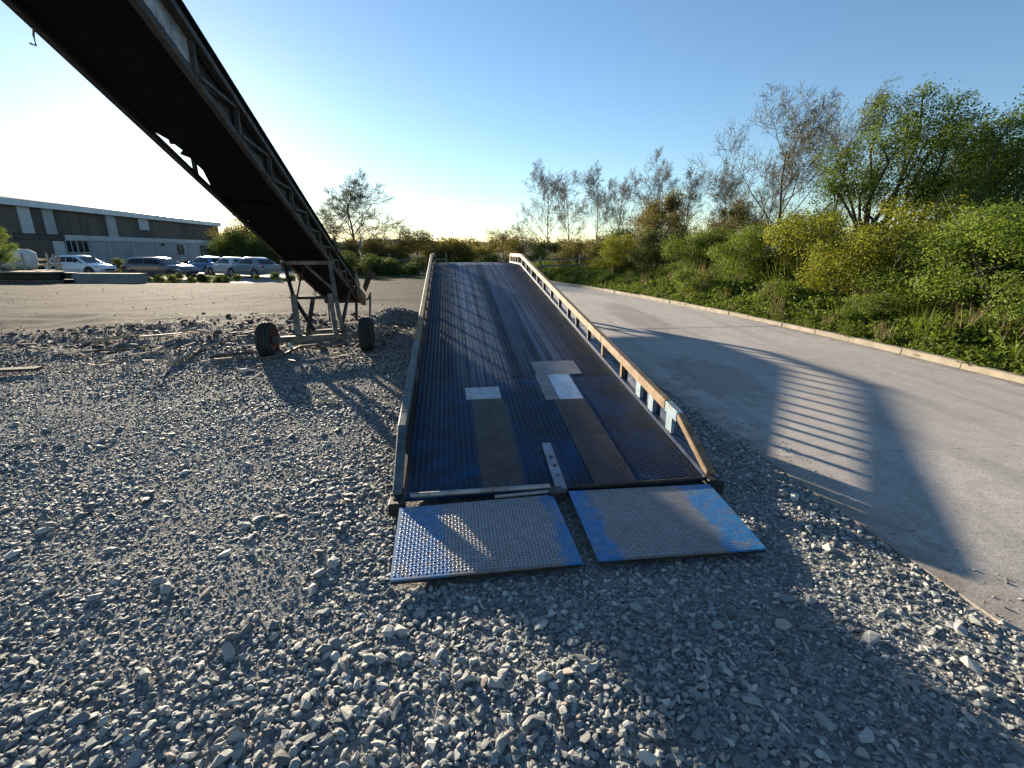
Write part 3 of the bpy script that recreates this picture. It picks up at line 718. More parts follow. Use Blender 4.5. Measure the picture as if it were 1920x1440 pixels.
# right side: dark skirt plates, posts and diagonals; one bay with a pale plate
bays = [-4.6, -3.3, -1.7, -.95, -.15, .6, 1.3, 2.0, 2.7, 3.4, 4.1, 4.8, 5.4, 6.0]
for i in range(len(bays)-1):
    a, b = bays[i]+.03, bays[i+1]-.03; pale = (i == 1)
    u = CWD-.006 if pale else CWD-.03
    lo, hi = (.05, HT-.03) if pale else (.03, HT-.026)
    mb = MB().hexa([cp_(a, u-.006, lo), cp_(a, u, lo), cp_(b, u, lo), cp_(b, u-.006, lo), cp_(a, u-.006, hi), cp_(a, u, hi), cp_(b, u, hi), cp_(b, u-.006, hi)])
    cpart(mb, 'side_plate', M['galv_plate'] if pale else M['dark_steel'])
for i, t in enumerate(bays):
    cpart(MB().bar(cp_(t, CWD-.005, .025), cp_(t, CWD+.005, HT-.025), .04, .045, CA), 'truss_post', M['truss_steel'])
    cpart(MB().bar(cp_(t, .005, .025), cp_(t, .0, HT-.025), .035, .04, CA), 'truss_post', M['dark_steel'])
    cpart(MB().tube([cp_(t+.3, .03, .10), cp_(t+.3, CWD-.05, .10)], .03, 8), 'return_roller', M['dark_steel'], smooth=True)
for i in range(2, len(bays)-1):
    a, b = bays[i], bays[i+1]
    z0, z1 = (.03, HT-.04)
    cpart(MB().bar(cp_(a+.05, CWD+.012, z0), cp_(b-.05, CWD+.018, z1), .022, .026), 'truss_diagonal', M['truss_steel'])
    if i > 4 or i < 2: cpart(MB().bar(cp_(a+.05, .0, z1), cp_(b-.05, .0, z0), .02, .025), 'truss_diagonal', M['dark_steel'])
for t in (-2.9, .4, 2.2):
    cpart(MB().bar(cp_(t, .04, -.008), cp_(t+.12, CWD-.04, -.008), .035, .016), 'cross_brace', M['black_belt'])
# loose strap hanging below the left chord, stub pipe on the right chord
cpart(MB().tube([cp_(-2.1, .01, -.02), cp_(-2.11, .005, -.07), cp_(-2.1, .0, -.115), cp_(-2.125, -.015, -.12)], .006, 6), 'hanging_strap', M['rust_steel'])
cpart(MB().tube([cp_(3.1, CWD+.04, HT), cp_(3.1, CWD+.04, HT+.27)], .022, 8), 'stub_pipe', M['rust_steel'], smooth=True)
cpart(MB().bar(cp_(3.0, CWD+.04, HT+.05), cp_(3.35, CWD+.04, HT+.09), .10, .10), 'bearing_block', M['dark_steel'], bevel=.01)
cpart(MB().tube([cp_(T0-.1, -.02, .2), cp_(T0-.1, CWD+.02, .2)], .17, 16), 'head_drum', M['dark_steel'], smooth=True)
# undercarriage
WL, WR = Vector((-3.72, 7.05, .27)), Vector((-2.36, 7.55, .27))
ax = (WR-WL).normalized(); AX = lambda u: WL+(WR-WL)*u
cl, crr = cp_(2.62, .0, -.05), cp_(2.62, CWD, -.05)
cpart(MB().bar(cl-CX*.05, crr+CX*.05, .06, .06), 'top_crossbar', M['frame_steel'])
ml, mr = Vector((-3.47, 7.55, .86)), Vector((-2.90, 7.62, .86))
fl, fr = AX(.30)+Vector((0, 0, .02)), AX(.68)+Vector((0, 0, .02))
cpart(MB().bar(cl, ml, .05, .05), 'leg', M['dark_steel'])
cpart(MB().bar(ml+Vector((0, 0, .03)), fl-Vector((0, 0, .08)), .09, .09), 'leg', M['frame_steel'])
cpart(MB().bar(crr, Vector((-2.80, 7.66, .34)), .06, .06), 'leg', M['frame_steel'])
cpart(MB().bar(mr+Vector((-.02, 0, .05)), fr-Vector((0, 0, .08)), .07, .07), 'leg', M['frame_steel'])
cpart(MB().bar(cp_(4.6, .02, -.03), AX(.34)+Vector((0, .12, .05)), .05, .05), 'rear_leg', M['dark_steel'])
cpart(MB().bar(cp_(4.6, CWD-.02, -.03), AX(.7)+Vector((0, .12, .05)), .05, .05), 'rear_leg', M['dark_steel'])
cpart(MB().bar(ml, mr, .045, .05), 'middle_crossbar', M['dark_steel'])
cpart(MB().bar(cl+CX*.33+Vector((0, 0, -.03)), mr+Vector((.05, 0, .12)), .03, .03), 'brace', M['frame_steel'])
cpart(MB().bar(cl+CX*.30+Vector((0, 0, -.03)), ml+Vector((.06, 0, .03)), .02, .02), 'brace', M['dark_steel'])
cpart(MB().bar(ml+Vector((.02, 0, -.04)), AX(.46)+Vector((0, 0, .12)), .045, .045), 'brace', M['dark_steel'])
cpart(MB().bar(ml+Vector((.30, 0, -.03)), AX(.40)+Vector((0, 0, .10)), .05, .05), 'brace', M['dark_steel'])
cpart(MB().bar(AX(.05), AX(.95), .08, .09), 'axle', M['frame_steel'])
cpart(MB().bar(AX(.3)+Vector((.03, .28, .05)), AX(.72)+Vector((.03, .28, .05)), .07, .07), 'rear_beam', M['frame_steel'])
for w, d in ((WL, -1), (WR, 1)):
    a = CX
    ty = MB().lathe(w, a, [(.15, -.075), (.21, -.10), (.25, -.098), (.272, -.075), (.278, -.052), (.268, -.048), (.268, -.040), (.280, -.036), (.281, -.006), (.27, -.004), (.27, .004), (.281, .006), (.280, .036), (.268, .040), (.268, .048), (.278, .052), (.272, .075), (.25, .098), (.21, .10), (.15, .075)], 36)
    wh = cpart(ty, 'wheel', M['tyre'], smooth=True)
    rim = MB().lathe(w, a, [(.02, -.03), (.10, -.045), (.155, -.08), (.158, -.08), (.158, .08), (.155, .08), (.10, .045), (.02, .03)], 24)
    cpart(rim, 'rim', M['red_rim'], wh, smooth=True)
    cpart(MB().lathe(w, a, [(.001, -.08), (.045, -.08), (.05, .08), (.001, .08)], 14), 'hub', M['red_rim'], wh, smooth=True)
# tail end: feed hopper plates, tail drum, guard
tl = 5.85
cpart(MB().tube([cp_(tl, -.05, .1), cp_(tl, CWD+.07, .1)], .15, 16), 'tail_drum', M['dark_steel'], smooth=True)
cpart(MB().prism([cp_(5.0, CWD+.04, .2), cp_(5.45, CWD+.04, .05), cp_(5.75, CWD+.05, .35), cp_(5.2, CWD+.05, .52)], CX*.015), 'hopper_plate', M['frame_steel'])
cpart(MB().prism([cp_(5.7, CWD+.12, .28), cp_(5.95, CWD+.14, .22), cp_(6.0, CWD+.32, .62), cp_(5.85, CWD+.28, .86)], CX*.012+Vector((0, .01, 0))), 'hopper_plate', M['dark_steel'])
cpart(MB().tube([cp_(5.35, CWD+.06, .12), cp_(5.6, CWD+.10, -.02), cp_(5.8, CWD+.2, .02), cp_(5.95, CWD+.26, .2)], .025, 8), 'hopper_hoop', M['frame_steel'], smooth=True)
cpart(MB().prism([cp_(5.0, CWD+.05, -.05), cp_(5.8, CWD+.05, -.12), cp_(5.85, CWD+.05, .14), cp_(5.1, CWD+.05, .1)], CX*.10), 'drive_guard', M['rust_steel'])
cpart(MB().bar(cp_(5.9, CWD+.25, .12), Vector((cp_(5.9, CWD+.25).x, cp_(5.9, 0).y, .02)), .04, .04), 'tail_prop', M['frame_steel'])
cpart(MB().bar(cp_(5.7, .05, 0), Vector((cp_(5.7, .05).x, cp_(5.7, 0).y, .0)), .05, .05), 'tail_prop', M['dark_steel'])
cpart(MB().bar(cp_(5.7, CWD-.05, 0), Vector((cp_(5.7, CWD-.05).x, cp_(5.7, 0).y, .0)), .05, .05), 'tail_prop', M['dark_steel'])

# ------------------------------------------------------------------ rubble, wood and scrap on the yard
def gz(x, y): return float(gh(x, y))
pile = empty('rubble_pile', (-2.75, 11.2, 0)); tag(pile, 'small dark heap of broken stone beside the upper ramp', 'rubble pile')
bmv = []
mb = MB(); n = 14
for i in range(n+1):
    for j in range(n+1):
        x = -.8+1.6*i/n; y = -.7+1.4*j/n; rr = math.hypot(x/.8, y/.7); z = max(0, .28*(1-rr**1.4)) + .05*float(vnoise(x, y, 6))*(rr < 1) - .03
        bmv.append((x, y, z))
mb.add(bmv, [(i*(n+1)+j, (i+1)*(n+1)+j, (i+1)*(n+1)+j+1, i*(n+1)+j+1) for i in range(n) for j in range(n)])
mb.build('heap', M['ground'], pile, smooth=True, sharp=80)
mb = MB()
for k in range(360):
    a = random.uniform(0, 6.28); rr = math.sqrt(random.random()); x, y = rr*.78*math.cos(a), rr*.68*math.sin(a)
    z = max(0, .28*(1-rr**1.4)); s_ = random.uniform(.03, .09); me = ROCKS[random.randrange(16)]
    mt = Matrix.Translation((x, y, z)) @ Matrix.Rotation(random.uniform(0, 6.28), 4, Vector((random.random(), random.random(), 1)).normalized()) @ Matrix.Scale(s_, 4)
    mb.add([mt @ v.co for v in me.vertices], [tuple(p.vertices) for p in me.polygons])
o = mb.build('rubble_stones', M['stone'], pile); o['kind'] = 'stuff'

def stick(name, pts, rad, m, label, cat, n=6):
    o0 = Vector((pts[0][0], pts[0][1], gz(*pts[0][:2])))
    P = [(p[0], p[1], gz(p[0], p[1])+p[2]) for p in pts]
    mb = MB().tube(P, rad, n); o = mb.build(name, m, origin=o0, smooth=True); o.location = o0; return tag(o, label, cat)
def board(name, p0, p1, w, h, m, label, cat='plank', lift=.02):
    a = Vector((*p0, gz(*p0)+lift)); b = Vector((*p1, gz(*p1)+lift+.02))
    o = MB().bar(a, b, w, h).build(name, m, origin=a, bevel=min(w, h)*.12); o.location = a; return tag(o, label, cat)
br = empty('forked_branch', (-4.75, 6.5, gz(-4.75, 6.5))); tag(br, 'pale forked broken branch on the stones left of the conveyor wheel', 'branch')
bo = br.location
MB().tube([(-4.78, 6.42, bo.z+.03), (-4.80, 6.75, bo.z+.06), (-4.88, 7.15, bo.z+.07), (-4.78, 7.55, bo.z+.1)], [.035, .03, .025, .012], 7).build('stem', M['wood'], br, origin=bo, smooth=True)
MB().tube([(-4.79, 6.5, bo.z+.03), (-4.92, 6.55, bo.z+.12), (-4.98, 6.6, bo.z+.24)], [.03, .026, .016], 7).build('side_branch', M['wood'], br, origin=bo, smooth=True)
stick('long_pole', [(-7.1, 7.1, .0), (-6.7, 7.48, .02), (-6.3, 7.98, .015), (-6.0, 8.2, .0)], .022, M['wood_grey'], 'long dark pole lying on the rubble far left of the conveyor', 'pole')
board('weathered_plank', (-7.6, 5.95), (-6.35, 6.12), .14, .035, M['wood_grey'], 'dark weathered plank lying at the left edge of the yard', lift=.05)
stick('pale_stick', [(-7.5, 8.05, .04), (-7.0, 8.5, .08)], [.035, .022], M['wood'], 'short pale stick on the churned dirt, leftmost of the wood scraps', 'stick')
board('broken_slat', (-6.9, 8.6), (-6.2, 8.75), .07, .025, M['wood'], 'pale broken wooden slat lying beyond the long dark pole', lift=.04)
stick('split_stick', [(-6.7, 9.4, .04), (-6.4, 9.3, .10), (-6.1, 9.3, .05)], [.03, .03, .015], M['wood'], 'bent pale stick behind the broken slat on the churned dirt', 'stick')
stick('bent_pipe', [(-4.05, 6.72, .02), (-3.7, 6.74, .03), (-3.45, 6.85, .03), (-3.3, 7.2, .06), (-3.1, 7.4, .08)], .02, M['frame_steel'], 'thin bent pipe on the ground in front of the left conveyor wheel', 'pipe')
stick('straight_rod', [(-4.45, 6.75, .03), (-3.95, 6.95, .04)], .018, M['wood_grey'], 'thin straight rod on the stones just left of the left conveyor wheel', 'rod')
stick('brown_stick', [(-2.05, 4.86, .03), (-1.82, 4.80, .03)], [.018, .01], M['wood'], 'small brown stick on the stones left of the ramp', 'stick')
board('grey_batten', (-5.4, 8.9), (-4.7, 9.25), .045, .025, M['wood_grey'], 'dark batten lying on the dirt behind the forked branch', lift=.04)
def lump(name, x, y, s, m, label, cat, k):
    me = ROCKS[k].copy(); me.materials.clear(); me.materials.append(m); o = link(name, me)
    o.location = (x, y, gz(x, y)+s[2]*.3); o.scale = s; o.rotation_euler = (.2, .1, random.uniform(0, 3)); return tag(o, label, cat)
lump('pale_block', -3.42, 7.1, (.22, .18, .22), M['pale_stone'], 'pale stone lump beside the rim of the left conveyor wheel', 'stone', 12)
lump('pale_slab', -3.22, 6.7, (.3, .16, .08), M['pale_stone'], 'flat pale stone in front of the conveyor axle', 'stone', 3)
lump('flat_stone', -3.62, 6.2, (.22, .14, .09), M['pale_stone'], 'flat tan stone in front of the left conveyor wheel', 'stone', 5)
# little splinters of wood nobody could count
mb = MB()
for k in range(260):
    x = random.uniform(-9, -2); y = random.uniform(6.4, 12)
    a = random.uniform(0, 3.14); l = random.uniform(.04, .22); p = Vector((x, y, gz(x, y)+.03+random.random()*.02)); d = Vector((math.cos(a), math.sin(a), random.uniform(-.2, .2)))*l/2
    mb.bar(p-d, p+d, random.uniform(.012, .035), .012)
tag(mb.build('wood_splinters', M['wood']), 'wood splinters strewn over the churned dirt', 'splinters', kind='stuff')

# ------------------------------------------------------------------ industrial building
M['clad_dark'] = pmat('clad_dark', (.060, .050, .042), (.085, .072, .060), .6, .7, .1, 0, stretch=(1, 1, .2))
M['clad_rust'] = pmat('clad_rust', (.10, .078, .062), (.12, .095, .078), .6, .7, .1, 0)
M['clad_pale'] = pmat('clad_pale', (.30, .32, .33), (.38, .40, .41), .5, .6, .1, 0)
M['clad_light'] = pmat('clad_light', (.42, .45, .46), (.52, .55, .56), .6, .6, .1, 0)
M['fascia'] = pmat('fascia', (.50, .54, .58), (.60, .64, .67), .6, .4, .1, 0)
M['pane'] = pmat('pane', (.012, .016, .02), (.02, .025, .03), 1, .12, 0, 0)
M['roof'] = pmat('roof', (.25, .27, .29), (.32, .34, .36), .5, .5, .2, 0)
bl = empty('industrial_building', (-50.11, 49.19, -.3), R(8.07))
tag(bl, 'long two storey industrial building with dark upper cladding and pale lower wall', 'building')
def bb(name, y0, y1, z0, z1, x0, x1, m, parent=bl): return MB().box((x0, y0, z0+.3), (x1, y1, z1+.3)).build(name, m, parent)
bb('core', -26, 46.4, -.3, 6.0, -26, -.12, M['clad_dark'])
bb('lower_wall', 10.75, 46.6, -.3, 2.62, -.118, 0, M['clad_pale'])
bb('lower_wall', -26, 5.0, -.3, 2.62, -.118, -.05, M['clad_rust'])
bb('plinth', 5.0, 10.75, -.3, 1.15, -.118, -.02, M['clad_pale'])
bb('storey_band', 7.0, 46.62, 2.62, 3.2, -.118, .10, M['clad_light'])
bb('storey_band', -26, 7.0, 2.62, 3.1, -.118, .02, M['clad_dark'])
# upper cladding panels, some pale, some rusty
ups = [(-26, -8, 'clad_dark'), (-8, 1.5, 'clad_rust'), (1.5, 3.05, 'clad_light'), (3.05, 4.6, 'clad_dark'), (4.6, 6.1, 'clad_pale'), (6.1, 8.3, 'clad_dark'), (8.3, 9.9, 'clad_rust'), (9.9, 11.4, 'clad_dark'), (11.4, 13.2, 'clad_rust'), (13.2, 14.65, 'clad_dark'), (14.65, 16.5, 'clad_pale'), (16.5, 20.6, 'clad_rust'), (20.6, 24.6, 'clad_dark'), (24.6, 32, 'clad_rust'), (32, 39.5, 'clad_dark'), (39.5, 46.6, 'clad_rust')]
for a, b, m in ups: bb('upper_panel', a+.03, b-.03, 3.21, 5.84, -.118, .06 if 'light' in m or 'pale' in m else -.02, M[m])
MB().box((-26.3, -26.3, 6.15), (.45, 46.9, 6.82)).build('fascia', M['fascia'], bl)
MB().hexa([(-26.2, -26.2, 6.821), (.4, -26.2, 6.821), (.4, 46.8, 6.821), (-26.2, 46.8, 6.821), (-13.2, -26.2, 8.6), (-12.6, -26.2, 8.6), (-12.6, 46.8, 8.6), (-13.2, 46.8, 8.6)]).build('roof', M['roof'], bl)
def window(y0, y1, z0, z1, m=None, x=.0):
    w = bb('window', y0, y1, z0, z1, x+.002, x+.03, m or M['pane'])
    f = MB()
    for a, b, c, d in ((y0-.08, y1+.08, z0-.08, z0), (y0-.08, y1+.08, z1, z1+.08), (y0-.08, y0, z0, z1), (y1, y1+.08, z0, z1), ((y0+y1)/2-.04, (y0+y1)/2+.04, z0, z1)):
        f.box((x+.004, a, c+.3), (x+.07, b, d+.3))
    f.build('frame', M['clad_light'], w); return w
window(30.3, 32.4, .75, 2.4); window(37.8, 39.8, .4, 2.3); window(40.1, 42.1, .4, 2.3)
window(7.0, 8.6, 1.3, 2.55, x=-.06); window(8.8, 10.5, 1.3, 2.55, x=-.06); window(21.6, 23.7, 4.4, 5.75, M['clad_light'], x=-.01)
bb('door', 5.15, 6.75, -.1, 2.5, -.11, -.01, M['clad_light'])
for y in (14, 19, 24.5, 34): bb('downpipe', y, y+.12, -.3, 2.6, .003, .12, M['clad_light'])
for y in (26.2,): bb('wall_lamp', y, y+.5, 2.2, 2.45, .003, .3, M['dark_steel'])

# ------------------------------------------------------------------ parked cars
M['glass_car'] = pmat('glass_car', (.008, .010, .013), (.012, .016, .02), 1, .08, 0, 0, spec=.3)
M['plastic'] = pmat('plastic', (.012, .012, .013), (.02, .02, .02), 5, .6, 0, 0)
M['alloy'] = pmat('alloy', (.35, .36, .37), (.45, .46, .47), 5, .35, .8, 0)
M['lamp_glass'] = pmat('lamp_glass', (.6, .62, .65), (.7, .7, .7), 5, .1, .2, 0)
M['lamp_red'] = pmat('lamp_red', (.25, .01, .01), (.3, .02, .02), 5, .2, 0, 0)
def paint(name, c):
    t = NT(name); t.set(t.mix(t.noise(2, 4), c, tuple(v*.88 for v in c)), .28, .15); t.b.inputs['Coat Weight'].default_value = .6; t.b.inputs['Coat Roughness'].default_value = .06; return t.m
def car(loc, rz, c, label, kind='hatch', L=4.2, W=1.76, Hh=1.46):
    root = empty('parked_car', loc, rz); tag(root, label, 'car', 'cars parked behind the yard')
    m = paint('car_paint', c); w = W/2; k = L/4.2; hk = Hh/1.46
    if kind == 'suv': st = [(-2.1, .45, .80, .84), (-2.05, .30, .95, .93), (-1.6, .24, 1.0, 1), (-.6, .22, 1.0, 1), (.6, .22, .99, 1), (1.2, .24, .97, 1), (1.75, .28, .90, .95), (2.05, .34, .78, .85), (2.12, .42, .62, .78)]
    else: st = [(-2.1, .42, .72, .82), (-2.05, .28, .90, .92), (-1.6, .20, .93, 1), (-.6, .18, .92, 1), (.6, .18, .90, 1), (1.2, .2, .86, .99), (1.75, .24, .76, .93), (2.05, .30, .64, .82), (2.12, .38, .52, .74)]
    if kind == 'suv': cb = [(-1.98, .95, .96, .88, .80), (-1.72, .98, 1.40, .90, .70), (-1.3, 1.0, 1.45, .92, .72), (-.2, 1.0, 1.46, .93, .74), (.35, .99, 1.40, .92, .72), (1.12, .95, .96, .88, .82)]
    elif kind == 'sedan': cb = [(-1.75, .9, .91, .86, .80), (-1.1, .92, 1.34, .90, .68), (-.6, .92, 1.44, .91, .70), (.0, .92, 1.45, .91, .70), (.30, .91, 1.38, .91, .69), (1.1, .86, .87, .86, .82)]
    else: cb = [(-2.0, .88, .89, .86, .80), (-1.62, .92, 1.33, .9, .70), (-1.1, .92, 1.43, .91, .71), (-.1, .92, 1.46, .92, .72), (.32, .91, 1.39, .91, .70), (1.15, .86, .87, .86, .82)]
    mb = MB(); vs_ = []; N = 10
    for x, zl, zt, ww in st:
        a = w*ww; h = zt-zl
        ring = [(-a*.9, zl), (-a, zl+.12), (-a, zl+.6*h), (-a*.95, zt-.05), (-a*.8, zt), (a*.8, zt), (a*.95, zt-.05), (a, zl+.6*h), (a, zl+.12), (a*.9, zl)]
        vs_ += [(x*k, y, z*hk) for y, z in ring]
    fs_ = [tuple(range(N)), tuple((len(st)-1)*N+i for i in range(N))]
    for i in range(len(st)-1):
        for j in range(N): fs_.append((i*N+j, i*N+(j+1) % N, (i+1)*N+(j+1) % N, (i+1)*N+j))
    mb.add(vs_, fs_); body = mb.build('body', m, root, smooth=True, sharp=50)
    mb = MB(); vs_ = []; N = 6
    for x, zb, zt, wb, wt in cb:
        b_, t_ = w*wb, w*wt; zs_ = max(zt-.07, zb+.003)
        vs_ += [(x*k, y, z*hk) for y, z in [(-b_, zb-.03), (-t_-(b_-t_)*.12, zs_), (-t_*.85, zt), (t_*.85, zt), (t_+(b_-t_)*.12, zs_), (b_, zb-.03)]]
    fs_ = [tuple(range(N)), tuple((len(cb)-1)*N+i for i in range(N))]
    for i in range(len(cb)-1):
        for j in range(N): fs_.append((i*N+j, i*N+(j+1) % N, (i+1)*N+(j+1) % N, (i+1)*N+j))
    mb.add(vs_, fs_); mb.build('cabin', m, root, smooth=True, sharp=40)
    def side_pt(i, f, v, s):   # between cabin stations i and i+1 at fraction f, height fraction v
        q = []
        for x, zb, zt, wb, wt in (cb[i], cb[i+1]):
            b_, t_ = w*wb, w*wt; tt = t_+(b_-t_)*.12; zs_ = max(zt-.07, zb+.003)
            q.append(Vector((x*k, s*(b_+(tt-b_)*v), (zb-.03+(zs_-zb+.03)*v)*hk)))
        return q[0].lerp(q[1], f) + Vector((0, s*.012, .004))
    def pane(pts, nm='side_window'):
        c0 = sum((Vector(p) for p in pts), Vector())/len(pts)
        MB().add(pts, [tuple(range(len(pts)))]).build(nm, M['glass_car'], root)
    for s in (-1, 1):
        pane([side_pt(1, .1, .22, s), side_pt(2, .7, .2, s), side_pt(2, .7, .93, s), side_pt(1, .5, .92, s)])
        pane([side_pt(2, .76, .2, s), side_pt(3, .55, .2, s), side_pt(3, .55, .93, s), side_pt(2, .76, .93, s)])
        pane([side_pt(3, .62, .2, s), side_pt(4, .62, .30, s), side_pt(4, .08, .92, s), side_pt(3, .62, .93, s)])
        # lamps, mirror, sill
        MB().box((1.82*k, s*w*.86-.16, .62*hk), (1.99*k, s*w*.86+.02, .74*hk)).build('headlight', M['lamp_glass'], root, bevel=.03)
        MB().box((-2.09*k, s*w*.86-.12, .68*hk), (-1.99*k, s*w*.86+.03, .90*hk)).build('tail_light', M['lamp_red'], root, bevel=.02)
        MB().box((.72*k, s*(w+.02)-.05, .93*hk), (.86*k, s*(w+.14)+.02*s, 1.04*hk)).build('mirror', m, root, bevel=.02)
        for wx in (-1.28, 1.32):
            wc = (wx*k, s*(w-.10), .31)
            MB().lathe((wx*k, s*(w-.02), .34), (0, 1, 0), [(.02, -.03), (.385, -.03), (.385, .025), (.02, .025)], 22).build('wheel_arch', M['plastic'], root)
            wh = MB().lathe(wc, (0, 1, 0), [(.19, -.1), (.29, -.1), (.315, -.07), (.315, .09), (.29, .125), (.2, .125)], 22).build('wheel', M['tyre'], root, smooth=True)
            MB().lathe((wc[0], wc[1]+s*.06, wc[2]), (0, 1, 0), [(.01, -.05), (.2, -.05), (.2, .055), (.06, .045), (.01, .045)], 18).build('rim', M['alloy'], wh, smooth=True)
    def cross(i0, i1, nm):
        a, b_ = cb[i0], cb[i1]; L_ = []
        for f in (.12, .88):
            x = a[0]+(b_[0]-a[0])*f; zt = a[2]+(b_[2]-a[2])*f; wt = (a[4]+(b_[4]-a[4])*f)*w*.84
            L_.append((x*k, wt, zt*hk+.014))
        o = .012 if i0 > i1 else .012
        pts = [(L_[0][0]+(o if i1 > 2 else -o), -L_[0][1], L_[0][2]), (L_[0][0]+(o if i1 > 2 else -o), L_[0][1], L_[0][2]), (L_[1][0]+(o if i1 > 2 else -o), L_[1][1], L_[1][2]), (L_[1][0]+(o if i1 > 2 else -o), -L_[1][1], L_[1][2])]
        pane(pts, nm)
    cross(4, 5, 'windscreen'); cross(1, 0, 'rear_window')
    MB().box((1.98*k, -w*.45, .36*hk), (2.135*k, w*.45, .50*hk)).build('grille', M['plastic'], root)
    return root
CPZ = -.42
car((-32.2, 36.2, CPZ+.12), R(-4), (.72, .76, .80), 'white hatchback parked in front of the building, leftmost of the cars', 'hatch', 4.3, 1.78, 1.5)
car((-24.7, 34.0, CPZ), R(-6), (.10, .10, .105), 'dark grey estate car parked beside the long concrete block', 'suv', 4.5, 1.82, 1.5)
car((-25.9, 41.0, CPZ), R(155), (.10, .22, .42), 'blue car parked between the dark estate and the silver cars', 'hatch', 4.0, 1.72, 1.45)
car((-22.3, 38.4, CPZ), R(150), (.55, .58, .58), 'pale silver car parked next to the blue car', 'sedan', 4.4, 1.78, 1.45)
car((-19.7, 36.8, CPZ), R(152), (.20, .24, .25), 'grey saloon parked nearest to the conveyor, rightmost of the cars', 'sedan', 4.5, 1.8, 1.47)

# ------------------------------------------------------------------ clutter at the left edge of the yard
o = MB().box((-1.9, -.28, 0), (1.9, .28, .66)).build('concrete_block', M['concrete_block'], bevel=.03); o.location = (-20.9, 25.0, -.25); o.rotation_euler = (0, 0, R(-6))
tag(o, 'long grey concrete barrier block in front of the white and dark cars', 'concrete block')
st = empty('beam_stack', (-25.6, 25.2, -.25), R(-5)); tag(st, 'low stack of dark steel beams topped with pale boards at the left edge', 'beam stack')
for i, (y, z, x0, x1) in enumerate(((-.5, 0, -3.4, 2.7), (0, 0, -3.0, 2.9), (.5, 0, -3.3, 2.5), (-.28, .36, -3.3, 2.4), (.25, .36, -3.0, 2.8))):
    mb = MB().box((x0, y-.2, z), (x1, y+.2, z+.05)).box((x0, y-.05, z+.05), (x1, y+.05, z+.28)).box((x0, y-.2, z+.28), (x1, y+.2, z+.33)); mb.build('beam', M['dark_steel'] if i % 2 else M['frame_steel'], st)
for i, (x0, x1, y) in enumerate(((-1.6, 2.2, -.42), (-1.3, 2.5, -.12), (-1.5, 2.1, .2))):
    MB().box((x0, y-.13, .70+.005*i), (x1, y+.13, .76+.005*i)).build('board', M['wood'], st)
tr = empty('stake_trailer', (-29.4, 28.6, -.35), R(-4)); tag(tr, 'flat stake-sided trailer loaded with pale bulk bags at the left edge', 'trailer')
MB().box((-2.6, -1.0, .62), (1.9, 1.0, .76)).build('bed', M['wood_grey'], tr)
MB().box((-2.6, -.6, .45), (2.6, .6, .60)).build('chassis', M['dark_steel'], tr)
for x in (-1.5, -.5):
    for s in (-1, 1): MB().lathe((x, s*.9, .36), (0, 1, 0), [(.05, -.1), (.36, -.1), (.36, .1), (.05, .1)], 18).build('wheel', M['tyre'], tr, smooth=True)
for x in (-2.5, -1.6, -.7, .2, 1.1, 1.8):
    for s in (-1, 1): MB().box((x-.05, s*1.0-.03, .76), (x+.05, s*1.0+.03, 1.75)).build('stake', M['wood'], tr)
for z in (1.0, 1.3):
    for s in (-1, 1): MB().box((-2.6, s*1.04-.015, z), (1.9, s*1.04+.015, z+.12)).build('side_rail', M['wood'], tr)
M['sack'] = pmat('sack', (.50, .52, .50), (.66, .68, .66), 3, .8, 0, .4, 8, .03)
for x in (-1.9, -.75, .4):
    bm = bmesh.new(); bmesh.ops.create_icosphere(bm, subdivisions=3, radius=1)
    for v in bm.verts:
        c_ = v.co; f = 1+.10*mnoise.noise(c_*2.3+Vector((x, 0, 0))); q = lambda t: math.copysign(abs(t)**.6, t)
        v.co = Vector((q(c_.x)*.54*f, q(c_.y)*.8*f, q(c_.z)*.62*f))
    me = bpy.data.meshes.new('bulk_bag'); bm.to_mesh(me); bm.free(); me.materials.append(M['sack'])
    for p in me.polygons: p.use_smooth = True
    b = link('bulk_bag', me); b.location = tr.matrix_basis @ Vector((x, 0, 1.36)); b.rotation_euler = (0, 0, R(-4))
    tag(b, {-1.9: 'pale bulk bag on the trailer, leftmost of three', -.75: 'pale bulk bag on the trailer, middle of three', .4: 'pale bulk bag on the trailer, rightmost of three'}[x], 'bag', 'bulk bags on the trailer')
po = MB().bar((0, 0, 0), (-.12, .02, 1.7), .10, .10).build('leaning_post', M['wood']); po.location = (-26.6, 28.3, -.35); tag(po, 'pale leaning post standing right of the stake trailer', 'post')

# ------------------------------------------------------------------ vegetation
def leaf_mesh(name, P, Nn, size, mat, rg, aspect=.55):
    n = len(P); Nn = Nn/np.maximum(np.linalg.norm(Nn, axis=1, keepdims=True), 1e-6)
    r = rg.normal(size=(n, 3)); a = np.cross(Nn, r); a /= np.maximum(np.linalg.norm(a, axis=1, keepdims=True), 1e-6); b = np.cross(Nn, a)
    s = (size*rg.uniform(.6, 1.35, n))[:, None]
    fold = Nn*s*rg.uniform(-.15, .25, n)[:, None]
    V = np.stack([P-a*s*.5, P+b*s*aspect*.5+fold, P+a*s*.5, P-b*s*aspect*.5+fold], 1).reshape(-1, 3)
    return np_mesh(name, V, np.arange(4*n).reshape(n, 4), mat)

